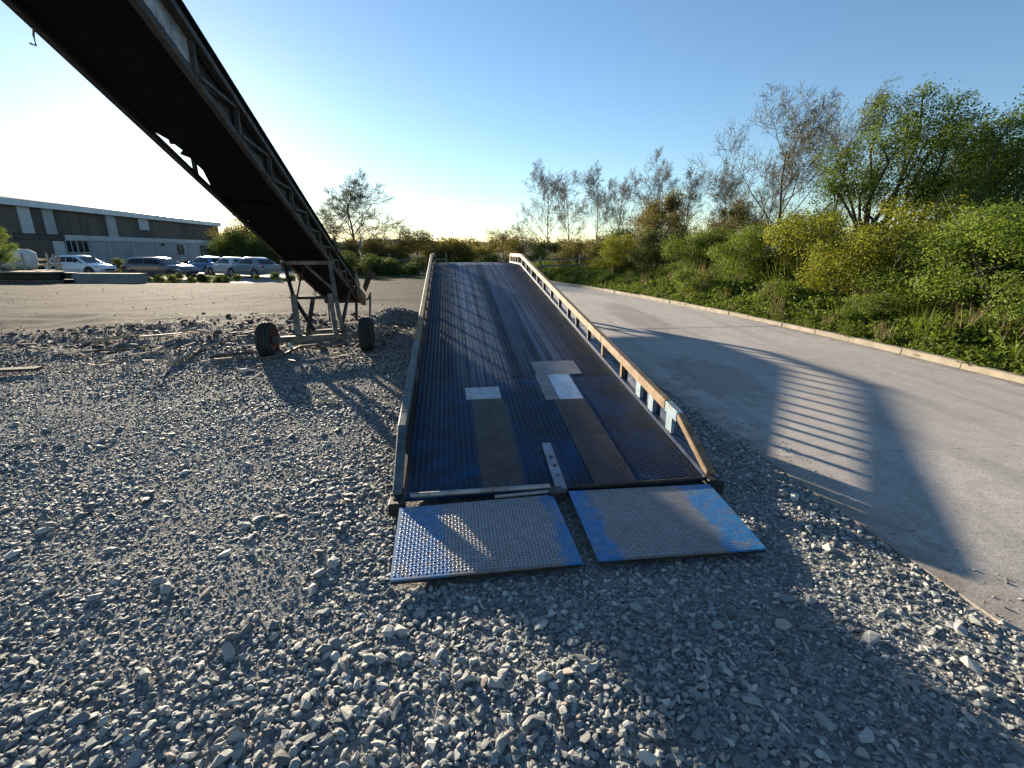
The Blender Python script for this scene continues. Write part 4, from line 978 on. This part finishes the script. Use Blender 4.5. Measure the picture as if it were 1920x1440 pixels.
def bush_data(seed, w, d, h, nl, leaf, mat, shoots=70, lobes=24, droop=0.0):
    """unit bush standing on z=0: leaves on the shells of many small lobes plus sprigs"""
    rg = np.random.default_rng(seed); C = []; Rr = []
    for i in range(lobes):
        a = rg.uniform(0, 6.283); rr = math.sqrt(rg.random()); zf = rg.random()**1.15
        k = math.sqrt(max(0, 1-(zf*.95)**2.2))
        C.append((rr*k*.72*math.cos(a)*w, rr*k*.72*math.sin(a)*d, (.10+.70*zf)*h)); Rr.append(rg.uniform(.17, .36)*min(w, h))
    C = np.array(C); Rr = np.array(Rr); pick = rg.choice(lobes, nl, p=Rr**2/np.sum(Rr**2))
    dirs = rg.normal(size=(nl, 3)); dirs /= np.linalg.norm(dirs, axis=1, keepdims=True)
    rad = Rr[pick]*(rg.random(nl)**.35)*(1+.25*rg.normal(size=nl)*.6)
    P = C[pick]+dirs*rad[:, None]*np.array([1, 1, .85])
    Nn = dirs+.7*rg.normal(size=(nl, 3))+np.array([0, 0, .35])
    SP = []
    mbs = MB()
    for i in range(shoots):
        j = rg.integers(lobes); dd = rg.normal(size=3)*np.array([1, 1, .5])+np.array([0, 0, .75]); dd /= np.linalg.norm(dd)
        p0 = C[j]+dd*Rr[j]*.6; l = Rr[j]*rg.uniform(.6, 1.5)
        m = int(rg.integers(12, 26)); t = rg.random(m)
        SP.append(p0+dd*(t*l)[:, None]+rg.normal(size=(m, 3))*leaf*.6)
        if i % 2 == 0: mbs.tube([p0, p0+dd*l*.5, p0+dd*l+rg.normal(size=3)*.03], [.006, .004, .002], 3, False)
    if SP:
        SP = np.concatenate(SP); P = np.concatenate([P, SP]); Nn = np.concatenate([Nn, rg.normal(size=SP.shape)+np.array([0, 0, .4])])
    P[:, 2] = np.abs(P[:, 2])+.02
    crown = leaf_mesh('crown', P, Nn, leaf, mat, rg)
    for i in range(7):
        j = rg.integers(lobes); b = np.array([C[j][0]*.25, C[j][1]*.25, 0])
        mbs.tube([b, (b+C[j])/2+rg.normal(size=3)*.08, C[j]], [.028, .02, .008], 5)
    stem = bpy.data.meshes.new('stems'); stem.from_pydata([tuple(v) for v in mbs.v], [], mbs.f); stem.materials.append(M['bark'])
    return crown, stem

BUSH = {}
for key, seed, w, d, h, nl, leaf, mat in (('green', 1, 1.2, 1.2, 2, 26000, .035, 'leaf_green'), ('green2', 2, 1.2, 1.2, 2, 24000, .036, 'leaf_green'), ('yellow', 3, 1.2, 1.2, 2, 22000, .036, 'leaf_yellow'),
        ('dark', 4, 1.2, 1.2, 2, 14000, .048, 'leaf_dark'), ('olive', 5, 1.2, 1.2, 2, 14000, .045, 'leaf_olive'), ('low', 6, 1.0, 1.0, 1, 8000, .042, 'leaf_green'), ('yellow2', 8, 1.2, 1.2, 2, 22000, .037, 'leaf_yellow')):
    BUSH[key] = bush_data(seed, w, d, h, nl, leaf, M[mat])
def bush(key, x, y, z, sw, sh, label, rz=None, group=None, name='bush'):
    cr, stm = BUSH[key]; root = empty(name, (x, y, z), random.uniform(0, 6.28) if rz is None else rz)
    hb = 1.0 if key == 'low' else 2.0
    root.scale = (sw/1.2, sw/1.2, sh/hb)
    tag(root, label, 'bush', group); link('crown', cr, root); link('stems', stm, root); return root

def hedge(name, p0, p1, w, h, nl, leaf, mat, label, seed):
    rg = np.random.default_rng(seed); p0 = np.array(p0, float); p1 = np.array(p1, float); d = p1-p0; L_ = np.linalg.norm(d[:2]); nb = int(L_*2.2)
    t = rg.random(nb); R_ = rg.uniform(.28, .55, nb)*min(w, h)
    side = np.array([-d[1], d[0], 0])/L_
    hh = h*(.78+.5*(vnoise(t*L_, t*0, .45, seed)+.25*vnoise(t*L_, t*0, 1.6, seed)))
    C = p0+d*t[:, None]+side*(rg.uniform(-.5, .5, nb)*w)[:, None]; C[:, 2] += rg.uniform(.1, .85, nb)*hh
    pk = rg.choice(nb, nl, p=R_**2/np.sum(R_**2)); dirs = rg.normal(size=(nl, 3)); dirs /= np.linalg.norm(dirs, axis=1, keepdims=True)
    P = C[pk]+dirs*(R_[pk]*rg.random(nl)**.35)[:, None]; P[:, 2] = np.maximum(P[:, 2], p0[2]+.02*rg.random(nl))
    o = link(name, leaf_mesh('foliage', P-p0, dirs+.7*rg.normal(size=(nl, 3)), leaf, mat, rg)); o.location = p0
    return tag(o, label, 'hedge')

def tree_data(seed, H, spread, lv, n1, ratio=.62, up=.25, r0=None, leaf=0, lsize=.06, lmat=None, bark='bark', clear=.28, wig=.22, fork=False, tufts=1.0, ang0=55, rmin=.003):
    rg = np.random.default_rng(seed); mb = MB(); ends = []
    r0 = r0 or H*.018
    def branch(p, d, L_, r, l):
        ns = 5 if l == 0 else 3; pts = [p]; rad = [r]; dd = d.copy()
        for i in range(ns):
            dd = dd+rg.normal(size=3)*(wig if l else wig*.45)+np.array([0, 0, up*(.6 if l else .2)])/ns*1.5; dd /= np.linalg.norm(dd)
            pts.append(pts[-1]+dd*L_/ns); rad.append(max(r*(1-(i+1)/ns*(.72 if l < lv else .85)), rmin))
        mb.tube(pts, rad, 7 if l == 0 else 5 if l == 1 else 3, False)
        pts = np.array(pts)
        if l >= lv-1:
            for q in pts[1:]: ends.append((q, dd))
        if l >= lv: return
        n = n1 if l == 0 else max(3, int(n1*.5+rg.integers(0, 3)))
        for k in range(n):
            t = (clear+(1-clear)*(k+rg.random()*.8)/n) if l == 0 else .25+.75*(k+rg.random())/n
            t = min(t, .995); f = t*ns; i = min(int(f), ns-1); q = pts[i]+(pts[i+1]-pts[i])*(f-i); ax_ = pts[i+1]-pts[i]; ax_ /= np.linalg.norm(ax_)
            s_ = rg.normal(size=3); s_ -= ax_*np.dot(s_, ax_); s_ /= np.linalg.norm(s_)
            an = R(rg.uniform(.55, 1.0)*ang0*(1-.35*t if l == 0 else 1)); nd = ax_*math.cos(an)+s_*math.sin(an)
            ll = L_*ratio*rg.uniform(.7, 1.1)*(1-.45*t if l == 0 else 1-.3*t)*(spread if l == 0 else 1)
            branch(q, nd, ll, max(r*(1-t*.65)*rg.uniform(.42, .62), rmin*1.3), l+1)
    if fork:
        for k in range(fork):
            a = 6.283*k/fork+rg.random(); branch(np.array([.08*math.cos(a), .08*math.sin(a), 0]), np.array([math.cos(a)*.45, math.sin(a)*.45, .8]), H*.62*rg.uniform(.85, 1.1), r0*rg.uniform(.7, 1), 0)
    else: branch(np.zeros(3), np.array([.02, .02, 1.0]), H*.86, r0, 0)
    V = np.array([tuple(v) for v in mb.v]); zmax = V[:, 2].max(); k = H/zmax; V = V*k
    trunk = bpy.data.meshes.new('trunk'); trunk.from_pydata([tuple(v) for v in V], [], mb.f); trunk.materials.append(M[bark])
    for p in trunk.polygons: p.use_smooth = True
    crown = None
    if leaf:
        E_ = np.array([e[0] for e in ends])*k; pk = rg.integers(0, len(E_), leaf)
        if tufts < 1: keep = rg.choice(len(E_), max(8, int(len(E_)*tufts)), replace=False); pk = keep[rg.integers(0, len(keep), leaf)]
        P = E_[pk]+rg.normal(size=(leaf, 3))*lsize*1.5
        crown = leaf_mesh('crown', P, rg.normal(size=(leaf, 3))+np.array([0, 0, .3]), lsize, M[lmat], rg)
    return trunk, crown, len(ends)
def tree(data, x, y, z, label, rz=0.0, s=1.0, group=None, name='tree'):
    root = empty(name, (x, y, z), rz); root.scale = (s, s, s) if not hasattr(s, '__len__') else s
    tag(root, label, 'tree', group); link('trunk', data[0], root)
    if data[1]: link('crown', data[1], root)
    return root

VZ = .35
# bushes along the verge, near to far
bush('green', 8.6, 7.9, VZ, 2.07, 2.54, 'large fresh green bush at the right edge behind the road kerb')
bush('green2', 8.9, 9.6, VZ, 1.83, 1.81, 'mid green bush left of the large bush at the right edge')
bush('green', 10.4, 9.6, VZ, 2.32, 2.57, 'tall green bush at the right edge behind the nearest bushes')
bush('yellow', 8.5, 11.3, VZ, 1.83, 2.32, 'yellow green bush below the leafy branching tree')
bush('yellow2', 10.2, 12.6, VZ, 2.07, 2.84, 'yellow green bush behind the others, below the crooked tree limbs')
bush('yellow', 8.2, 13.4, VZ, 1.83, 2.77, 'bright yellow green bush right of the tall sparse tree trunk')
bush('green2', 7.6, 15.6, VZ, 1.71, 2.22, 'rounded green bush in front of the tall sparse tree trunk')
bush('dark', 9.6, 16.0, VZ, 1.95, 2.78, 'dark green bush at the foot of the tall sparse tree')
bush('green', 7.1, 18.4, VZ, 1.71, 2.50, 'green bush on the verge, left of the tall sparse tree')
bush('olive', 8.9, 20.0, VZ, 1.95, 2.84, 'olive brown bush behind the green verge bushes')
bush('dark', 6.4, 21.4, VZ, 1.71, 2.24, 'dark low bush at the middle of the verge row')
bush('yellow2', 5.4, 24.4, VZ, 1.83, 2.22, 'golden yellow bush on the verge where the road bends')
bush('olive', 7.4, 24.0, VZ, 1.95, 3.34, 'brownish bush right of the golden bush at the road bend')
bush('olive', 4.2, 28.6, .2, 1.95, 2.26, 'brown green bush behind the far wooden fence')
bush('dark', 6.3, 28.4, .2, 2.07, 2.84, 'dark bush between the far fence and the brown bushes')
# low growth in front
bush('low', 5.75, 15.2, .22, 1.1, .85, 'low leafy bush next to the kerb at the road bend')
bush('low', 6.75, 12.0, .25, .95, .65, 'low leafy bush by the kerb, middle of three')
bush('low', 7.15, 9.4, .25, .9, .55, 'low leafy bush by the kerb near the right edge')
bush('low', 7.75, 7.2, .28, .9, .65, 'low leafy bush below the large bush at the right edge')
# centre distance
bush('olive', -.5, 40, 0, 2.4, 3.6, 'rounded olive bush standing behind the top of the ramp')
bush('yellow', -3.0, 46, -.1, 2.2, 2.5, 'pale yellow green bush behind the top end of the ramp')
bush('dark', 2.7, 37, 0, 2.4, 2.4, 'wide dark bush behind the right rail of the ramp')
bush('dark', -1.4, 36, -.1, 1.6, 1.5, 'low dark bush just beyond the raised end of the ramp')
hedge('far_hedge', (4.0, 35, 0), (13.5, 30.5, 0), 1.8, 2.5, 34000, .10, M['leaf_dark'], 'dark thicket below the bare trees behind the far fence', 11)

hb_ = BUSH['low']
T_sparse = tree_data(21, 6.9, 1.25, 4, 13, .64, .42, .10, 3400, .055, 'leaf_bud', 'bark', .30, .17, ang0=68, rmin=.005)
T_sparse2 = tree_data(22, 7.6, 1.1, 4, 10, .62, .48, .10, 2600, .055, 'leaf_bud', 'bark', .30, .15, ang0=58, rmin=.005)
def clump_tree(seed, lobes, nl, leaf, mat, r0):
    """lobes: (x, y, z, radius) about the foot; crooked limbs reach each clump of leaves"""
    rg = np.random.default_rng(seed); mb = MB(); C = np.array([l[:3] for l in lobes], float); Rr = np.array([l[3] for l in lobes])
    forks = [np.array([rg.normal(0, .25), rg.normal(0, .2), h]) for h in (.9, 1.3, 1.7)]
    for f in forks: mb.tube([(0, 0, -.2), f*np.array([.3, .3, .5])+rg.normal(size=3)*.03, f], [r0, r0*.85, r0*.7], 7)
    tips = []
    for c, r in zip(C, Rr):
        f = forks[rg.integers(3)]; m1 = f+(c-f)*.4+rg.normal(size=3)*.16+np.array([0, 0, -.12]); m2 = f+(c-f)*.75+rg.normal(size=3)*.14
        mb.tube([f, m1, m2, c], [r0*.6, r0*.45, r0*.3, r0*.14], 5)
        for k in range(16):
            d = rg.normal(size=3)+np.array([0, 0, .35]); d /= np.linalg.norm(d); p = m2+(c-m2)*rg.random(); e = p+d*r*rg.uniform(.6, 1.25); q = (p+e)/2+rg.normal(size=3)*.07
            mb.tube([p, q, e], [.012, .008, .004], 3, False); tips += [q, e, (q+e)/2, e+d*.1]
    tips = np.array(tips); n1 = int(nl*.55); n2 = nl-n1
    P1 = tips[rg.integers(0, len(tips), n1)]+rg.normal(size=(n1, 3))*.11
    pk = rg.choice(len(C), n2, p=Rr**2/np.sum(Rr**2)); d = rg.normal(size=(n2, 3)); d /= np.linalg.norm(d, axis=1, keepdims=True)
    P2 = C[pk]+d*(Rr[pk]*rg.random(n2)**.45)[:, None]*np.array([1, 1, .7])
    h = np.sin(P2[:, 0]*5.1+seed)*np.sin(P2[:, 1]*4.7)*np.sin(P2[:, 2]*5.9+1); P2 = P2[h > -.12]
    P = np.concatenate([P1, P2]); tr = bpy.data.meshes.new('trunk'); tr.from_pydata([tuple(v) for v in mb.v], [], mb.f); tr.materials.append(M['bark'])
    for p in tr.polygons: p.use_smooth = True
    return tr, leaf_mesh('crown', P, rg.normal(size=P.shape)+np.array([0, 0, .5]), leaf, M[mat], rg), 0
LB1 = [(-1.6, .3, 3.75, .62), (-1.0, -.5, 4.0, .7), (-.3, .4, 3.3, .75), (.3, -.4, 4.0, .75), (.6, .5, 4.7, .6), (-.45, .2, 5.05, .5), (.05, -.3, 5.2, .45), (1.5, .2, 5.15, .5), (1.3, -.2, 4.5, .6), (1.2, .5, 3.45, .7), (-1.0, -.2, 2.9, .65), (.45, -.6, 2.75, .7), (1.05, .1, 2.9, .7), (1.7, .4, 2.8, .65), (1.9, -.3, 3.8, .5), (-1.9, -.1, 3.0, .4)]
LB2 = [(-.8, .2, 3.85, .55), (-.35, -.3, 4.1, .55), (.3, .4, 3.6, .65), (-.35, .3, 3.1, .7), (.45, -.4, 2.75, .7), (-.6, -.2, 2.65, .6), (.5, .2, 4.2, .5), (1.0, -.2, 3.3, .7), (1.25, .3, 3.75, .6), (1.6, 0, 2.8, .7), (2.0, .4, 3.4, .7), (.1, 0, 3.3, .5)]
T_leafy = clump_tree(61, LB1, 42000, .058, 'leaf_green', .11)
T_leafy2 = clump_tree(62, LB2, 27000, .056, 'leaf_green', .10)
T_round = tree_data(25, 4.4, 1.15, 3, 12, .68, .12, .09, 16000, .07, 'leaf_olive', 'bark', .22, .25, ang0=65, rmin=.008)
T_birch = [tree_data(50+i, 7.2, .95, 4, 13, .60, .38, .065, 350, .07, 'leaf_bud', 'bark_pale', .25, .14, ang0=60, rmin=.0055) for i in range(3)]
T_oak = tree_data(40, 9.0, 1.3, 4, 12, .62, .30, .16, 2600, .10, 'leaf_bud', 'bark', .20, .2, ang0=70, rmin=.011)

tree(T_sparse, 9.6, 17.2, .2, 'tall tree with a straight trunk and sparse bare crown above the verge', 1.0)
tree(T_sparse2, 13.6, 21.5, .2, 'second tall bare tree just right of the straight trunked one', 2.4)
tree(T_leafy, 10.95, 14.5, .35, 'crooked many-stemmed tree with clumps of fresh green leaves', 0, 1.0)
tree(T_leafy2, 11.95, 12.5, .35, 'darker leafy tree cut by the right edge of the picture', 0, 1.0)
tree(T_leafy, 17.2, 18.2, .3, 'leafy tree behind the crooked and the darker one at the right edge', 3.3, .95)
tree(T_round, 7.9, 26.2, .2, 'small round-topped brownish tree behind the golden bush', .3)
tree(T_round, 10.6, 23.5, .2, 'brown green small tree right of the round-topped one', 2.2, .85)
bt = [(2.9, 40, 'first', 1.0), (4.9, 43, 'second', .95), (6.6, 38.5, 'third', .93), (8.7, 41, 'fourth', .92), (9.9, 34.5, 'fifth', .95), (11.8, 33, 'sixth', .82), (13.5, 31, 'seventh', .78), (15.3, 29.5, 'eighth', .76)]
for i, (x, y, od, s) in enumerate(bt):
    tree(T_birch[i % 3], x, y, 0, 'slender bare tree in the row behind the road bend, %s from the left' % od, i*1.3, (s*1.1, s*1.1, s*1.2), 'slender bare trees behind the road')
tree(T_birch[1], .9, 44, 0, 'small bare tree right behind the rounded olive bush', .6, .6)
tree(T_oak, -17.6, 55, -.1, 'large bare tree in the background right of the conveyor', .5, (1.65, 1.65, 1.15))
tree(T_oak, -14.3, 60, -.1, 'smaller bare tree right of the large background tree', 2.0, (.95, .95, .62))
tree(T_oak, -21.3, 58, -.1, 'bare tree partly behind the conveyor, left of the large background tree', 3.6, (1.0, 1.0, .74))
hedge('tree_belt', (-46, 80, -.4), (-33, 68, -.4), 5, 7.5, 45000, .19, M['leaf_olive'], 'brown green belt of small trees beside the right end of the building', 16)
tree(T_leafy, -25.6, 23.6, -.3, 'green treetop poking in at the left edge before the building', 1.0, .54)
tree(T_oak, -60, 110, -.2, 'bare treetop showing above the building roof, left one', .9, .78)
tree(T_oak, -55, 108, -.2, 'bare treetop showing above the building roof, right one', 2.9, .74)
hedge('back_hedge', (-43, 70, -.4), (-18, 50, -.4), 2.6, 5.0, 60000, .15, M['leaf_dark'], 'tall dark green hedge right of the building behind the cars', 12)
hedge('brown_hedge', (-19, 47, -.3), (-4.0, 43.5, -.1), 2.2, 3.3, 70000, .12, M['leaf_olive'], 'brown green hedge behind the conveyor and the left ramp rail', 13)
hedge('clipped_hedge', (-15.5, 33.5, -.25), (-5.2, 31.8, -.1), 1.6, 1.35, 45000, .075, M['leaf_dark'], 'low dark hedge along the back of the yard left of the ramp', 14)
bush('dark', -30.6, 37.5, CPZ, 1.3, 1.5, 'dark bush between the white car and the dark estate car')
for i, (x, y, s, h, lab) in enumerate(((-19.8, 28.0, 1.1, .55, 'low green weeds growing in front of the dark estate car'), (-17.3, 27.6, 1.2, .5, 'low green weeds in front of the silver cars'), (-22.2, 27.3, .9, .45, 'small weed clump right behind the concrete block'))):
    bush('low', x, y, -.3, s, h, lab)
hedge('weed_shadow_band', (-27, 26.9, -.35), (-9.5, 26.3, -.1), 1.6, .55, 30000, .06, M['leaf_dark'], 'low dark band of weeds added for the shadow strip between the dirt yard and the car park', 17)  # dark weeds put in partly to stand for the shadow strip here
# far band of trees towards the horizon
hedge('distant_wood', (-90, 300, -.5), (60, 290, -.5), 20, 9, 9000, 1.5, M['leaf_olive'], 'far off line of trees on the horizon', 15)

# wooden post and rail fences
def fence(name, p0, p1, n, h, label, m):
    p0 = Vector(p0); p1 = Vector(p1); root = empty(name, p0); tag(root, label, 'fence')
    for i in range(n+1):
        q = (p1-p0)*(i/n); MB().box((q.x-.06, q.y-.06, q.z-.1), (q.x+.06, q.y+.06, q.z+h)).build('post', m, root)
    for z in (.35, .7, 1.05):
        for i in range(n):
            a = (p1-p0)*(i/n); b = (p1-p0)*((i+1)/n); MB().bar(a+Vector((0, -.075, z)), b+Vector((0, -.075, z)), .03, .10).build('rail', m, root)
    return root
M['fence_wood'] = pmat('fence_wood', (.10, .11, .07), (.18, .18, .12), 4, .85, 0, .2, 30)
fence('rail_fence', (1.6, 27.2, 0), (8.2, 26.4, .2), 3, 1.25, 'weathered three-rail wooden fence across the end of the road', M['fence_wood'])
fence('rail_fence', (-15.0, 36.0, -.3), (-4.6, 34.0, -.1), 5, 1.5, 'green wooden rail fence behind the low dark hedge', M['fence_wood'])

# weeds and grass on the verge
wsrc = bpy.data.collections.new('weed_sources')
for k in range(6):
    rg = np.random.default_rng(300+k)
    if k < 4:
        n = 46; a = rg.uniform(0, 6.283, n); rr = rg.random(n)**.6*.16; P = np.stack([rr*np.cos(a), rr*np.sin(a), .02+rg.random(n)*.16*(1-rr*3)], 1)
        me = leaf_mesh('weed', P, rg.normal(size=(n, 3))*.6+np.array([0, 0, .9]), .05, M['weed'], rg)
    else:
        n = 34; a = rg.uniform(0, 6.283, n); b = np.stack([.05*rg.normal(size=n), .05*rg.normal(size=n), np.zeros(n)], 1); t = b+np.stack([.10*np.cos(a), .10*np.sin(a), rg.uniform(.14, .34, n)], 1)
        sd = np.stack([-np.sin(a), np.cos(a), 0*a], 1)*.004; md_ = (b+t)/2+np.array([0, 0, .03])
        V = np.stack([b-sd, b+sd, md_+sd*.8, md_-sd*.8, t], 1).reshape(-1, 3); base = np.arange(n)*5
        F = np.concatenate([np.stack([base, base+1, base+2], 1), np.stack([base, base+2, base+3], 1), np.stack([base+3, base+2, base+4], 1)])
        me = np_mesh('weed', V, F, M['weed'] if k == 4 else M['dry_stalk'])
    wsrc.objects.link(bpy.data.objects.new('weed_source_%d' % k, me))
n = 15000; t = rng.random(n)**1.3*33-.5; o_ = .14+rng.random(n)**1.4*4.2
cx = np.interp(t, RC[:, 1], RC[:, 0]); TT = np.gradient(RC, axis=0); TT /= np.linalg.norm(TT, axis=1)[:, None]
tx = np.interp(t, RC[:, 1], TT[:, 0]); ty = np.interp(t, RC[:, 1], TT[:, 1]); px = cx+ty*o_; py = t-tx*o_
pz = verge_z(o_)+np.where(o_ > .6, .14, .05)*vnoise(px, py, 1.1)-.02
k = in_view(px, py, 2) & (py > 1.5) & (rng.random(n) < .8+.8*vnoise(px, py, .9, 3)); px, py, pz, o_ = px[k], py[k], pz[k], o_[k]; n = len(px)
s_ = rng.uniform(.7, 1.5, n)*(.6+.55*np.minimum(o_, 1.6))*(1+.7*vnoise(px, py, .7, 8))
w = instancer('verge_weeds', np.stack([px, py, pz], 1), np.stack([rng.normal(0, .15, n), rng.normal(0, .15, n), rng.uniform(0, 6.28, n)], 1), np.stack([s_, s_, s_*rng.uniform(.7, 1.3, n)], 1), rng.choice(6, n, p=[.24, .24, .24, .24, .03, .01]), wsrc)
tag(w, 'weeds and grass covering the verge behind the kerb', 'weeds', kind='stuff')
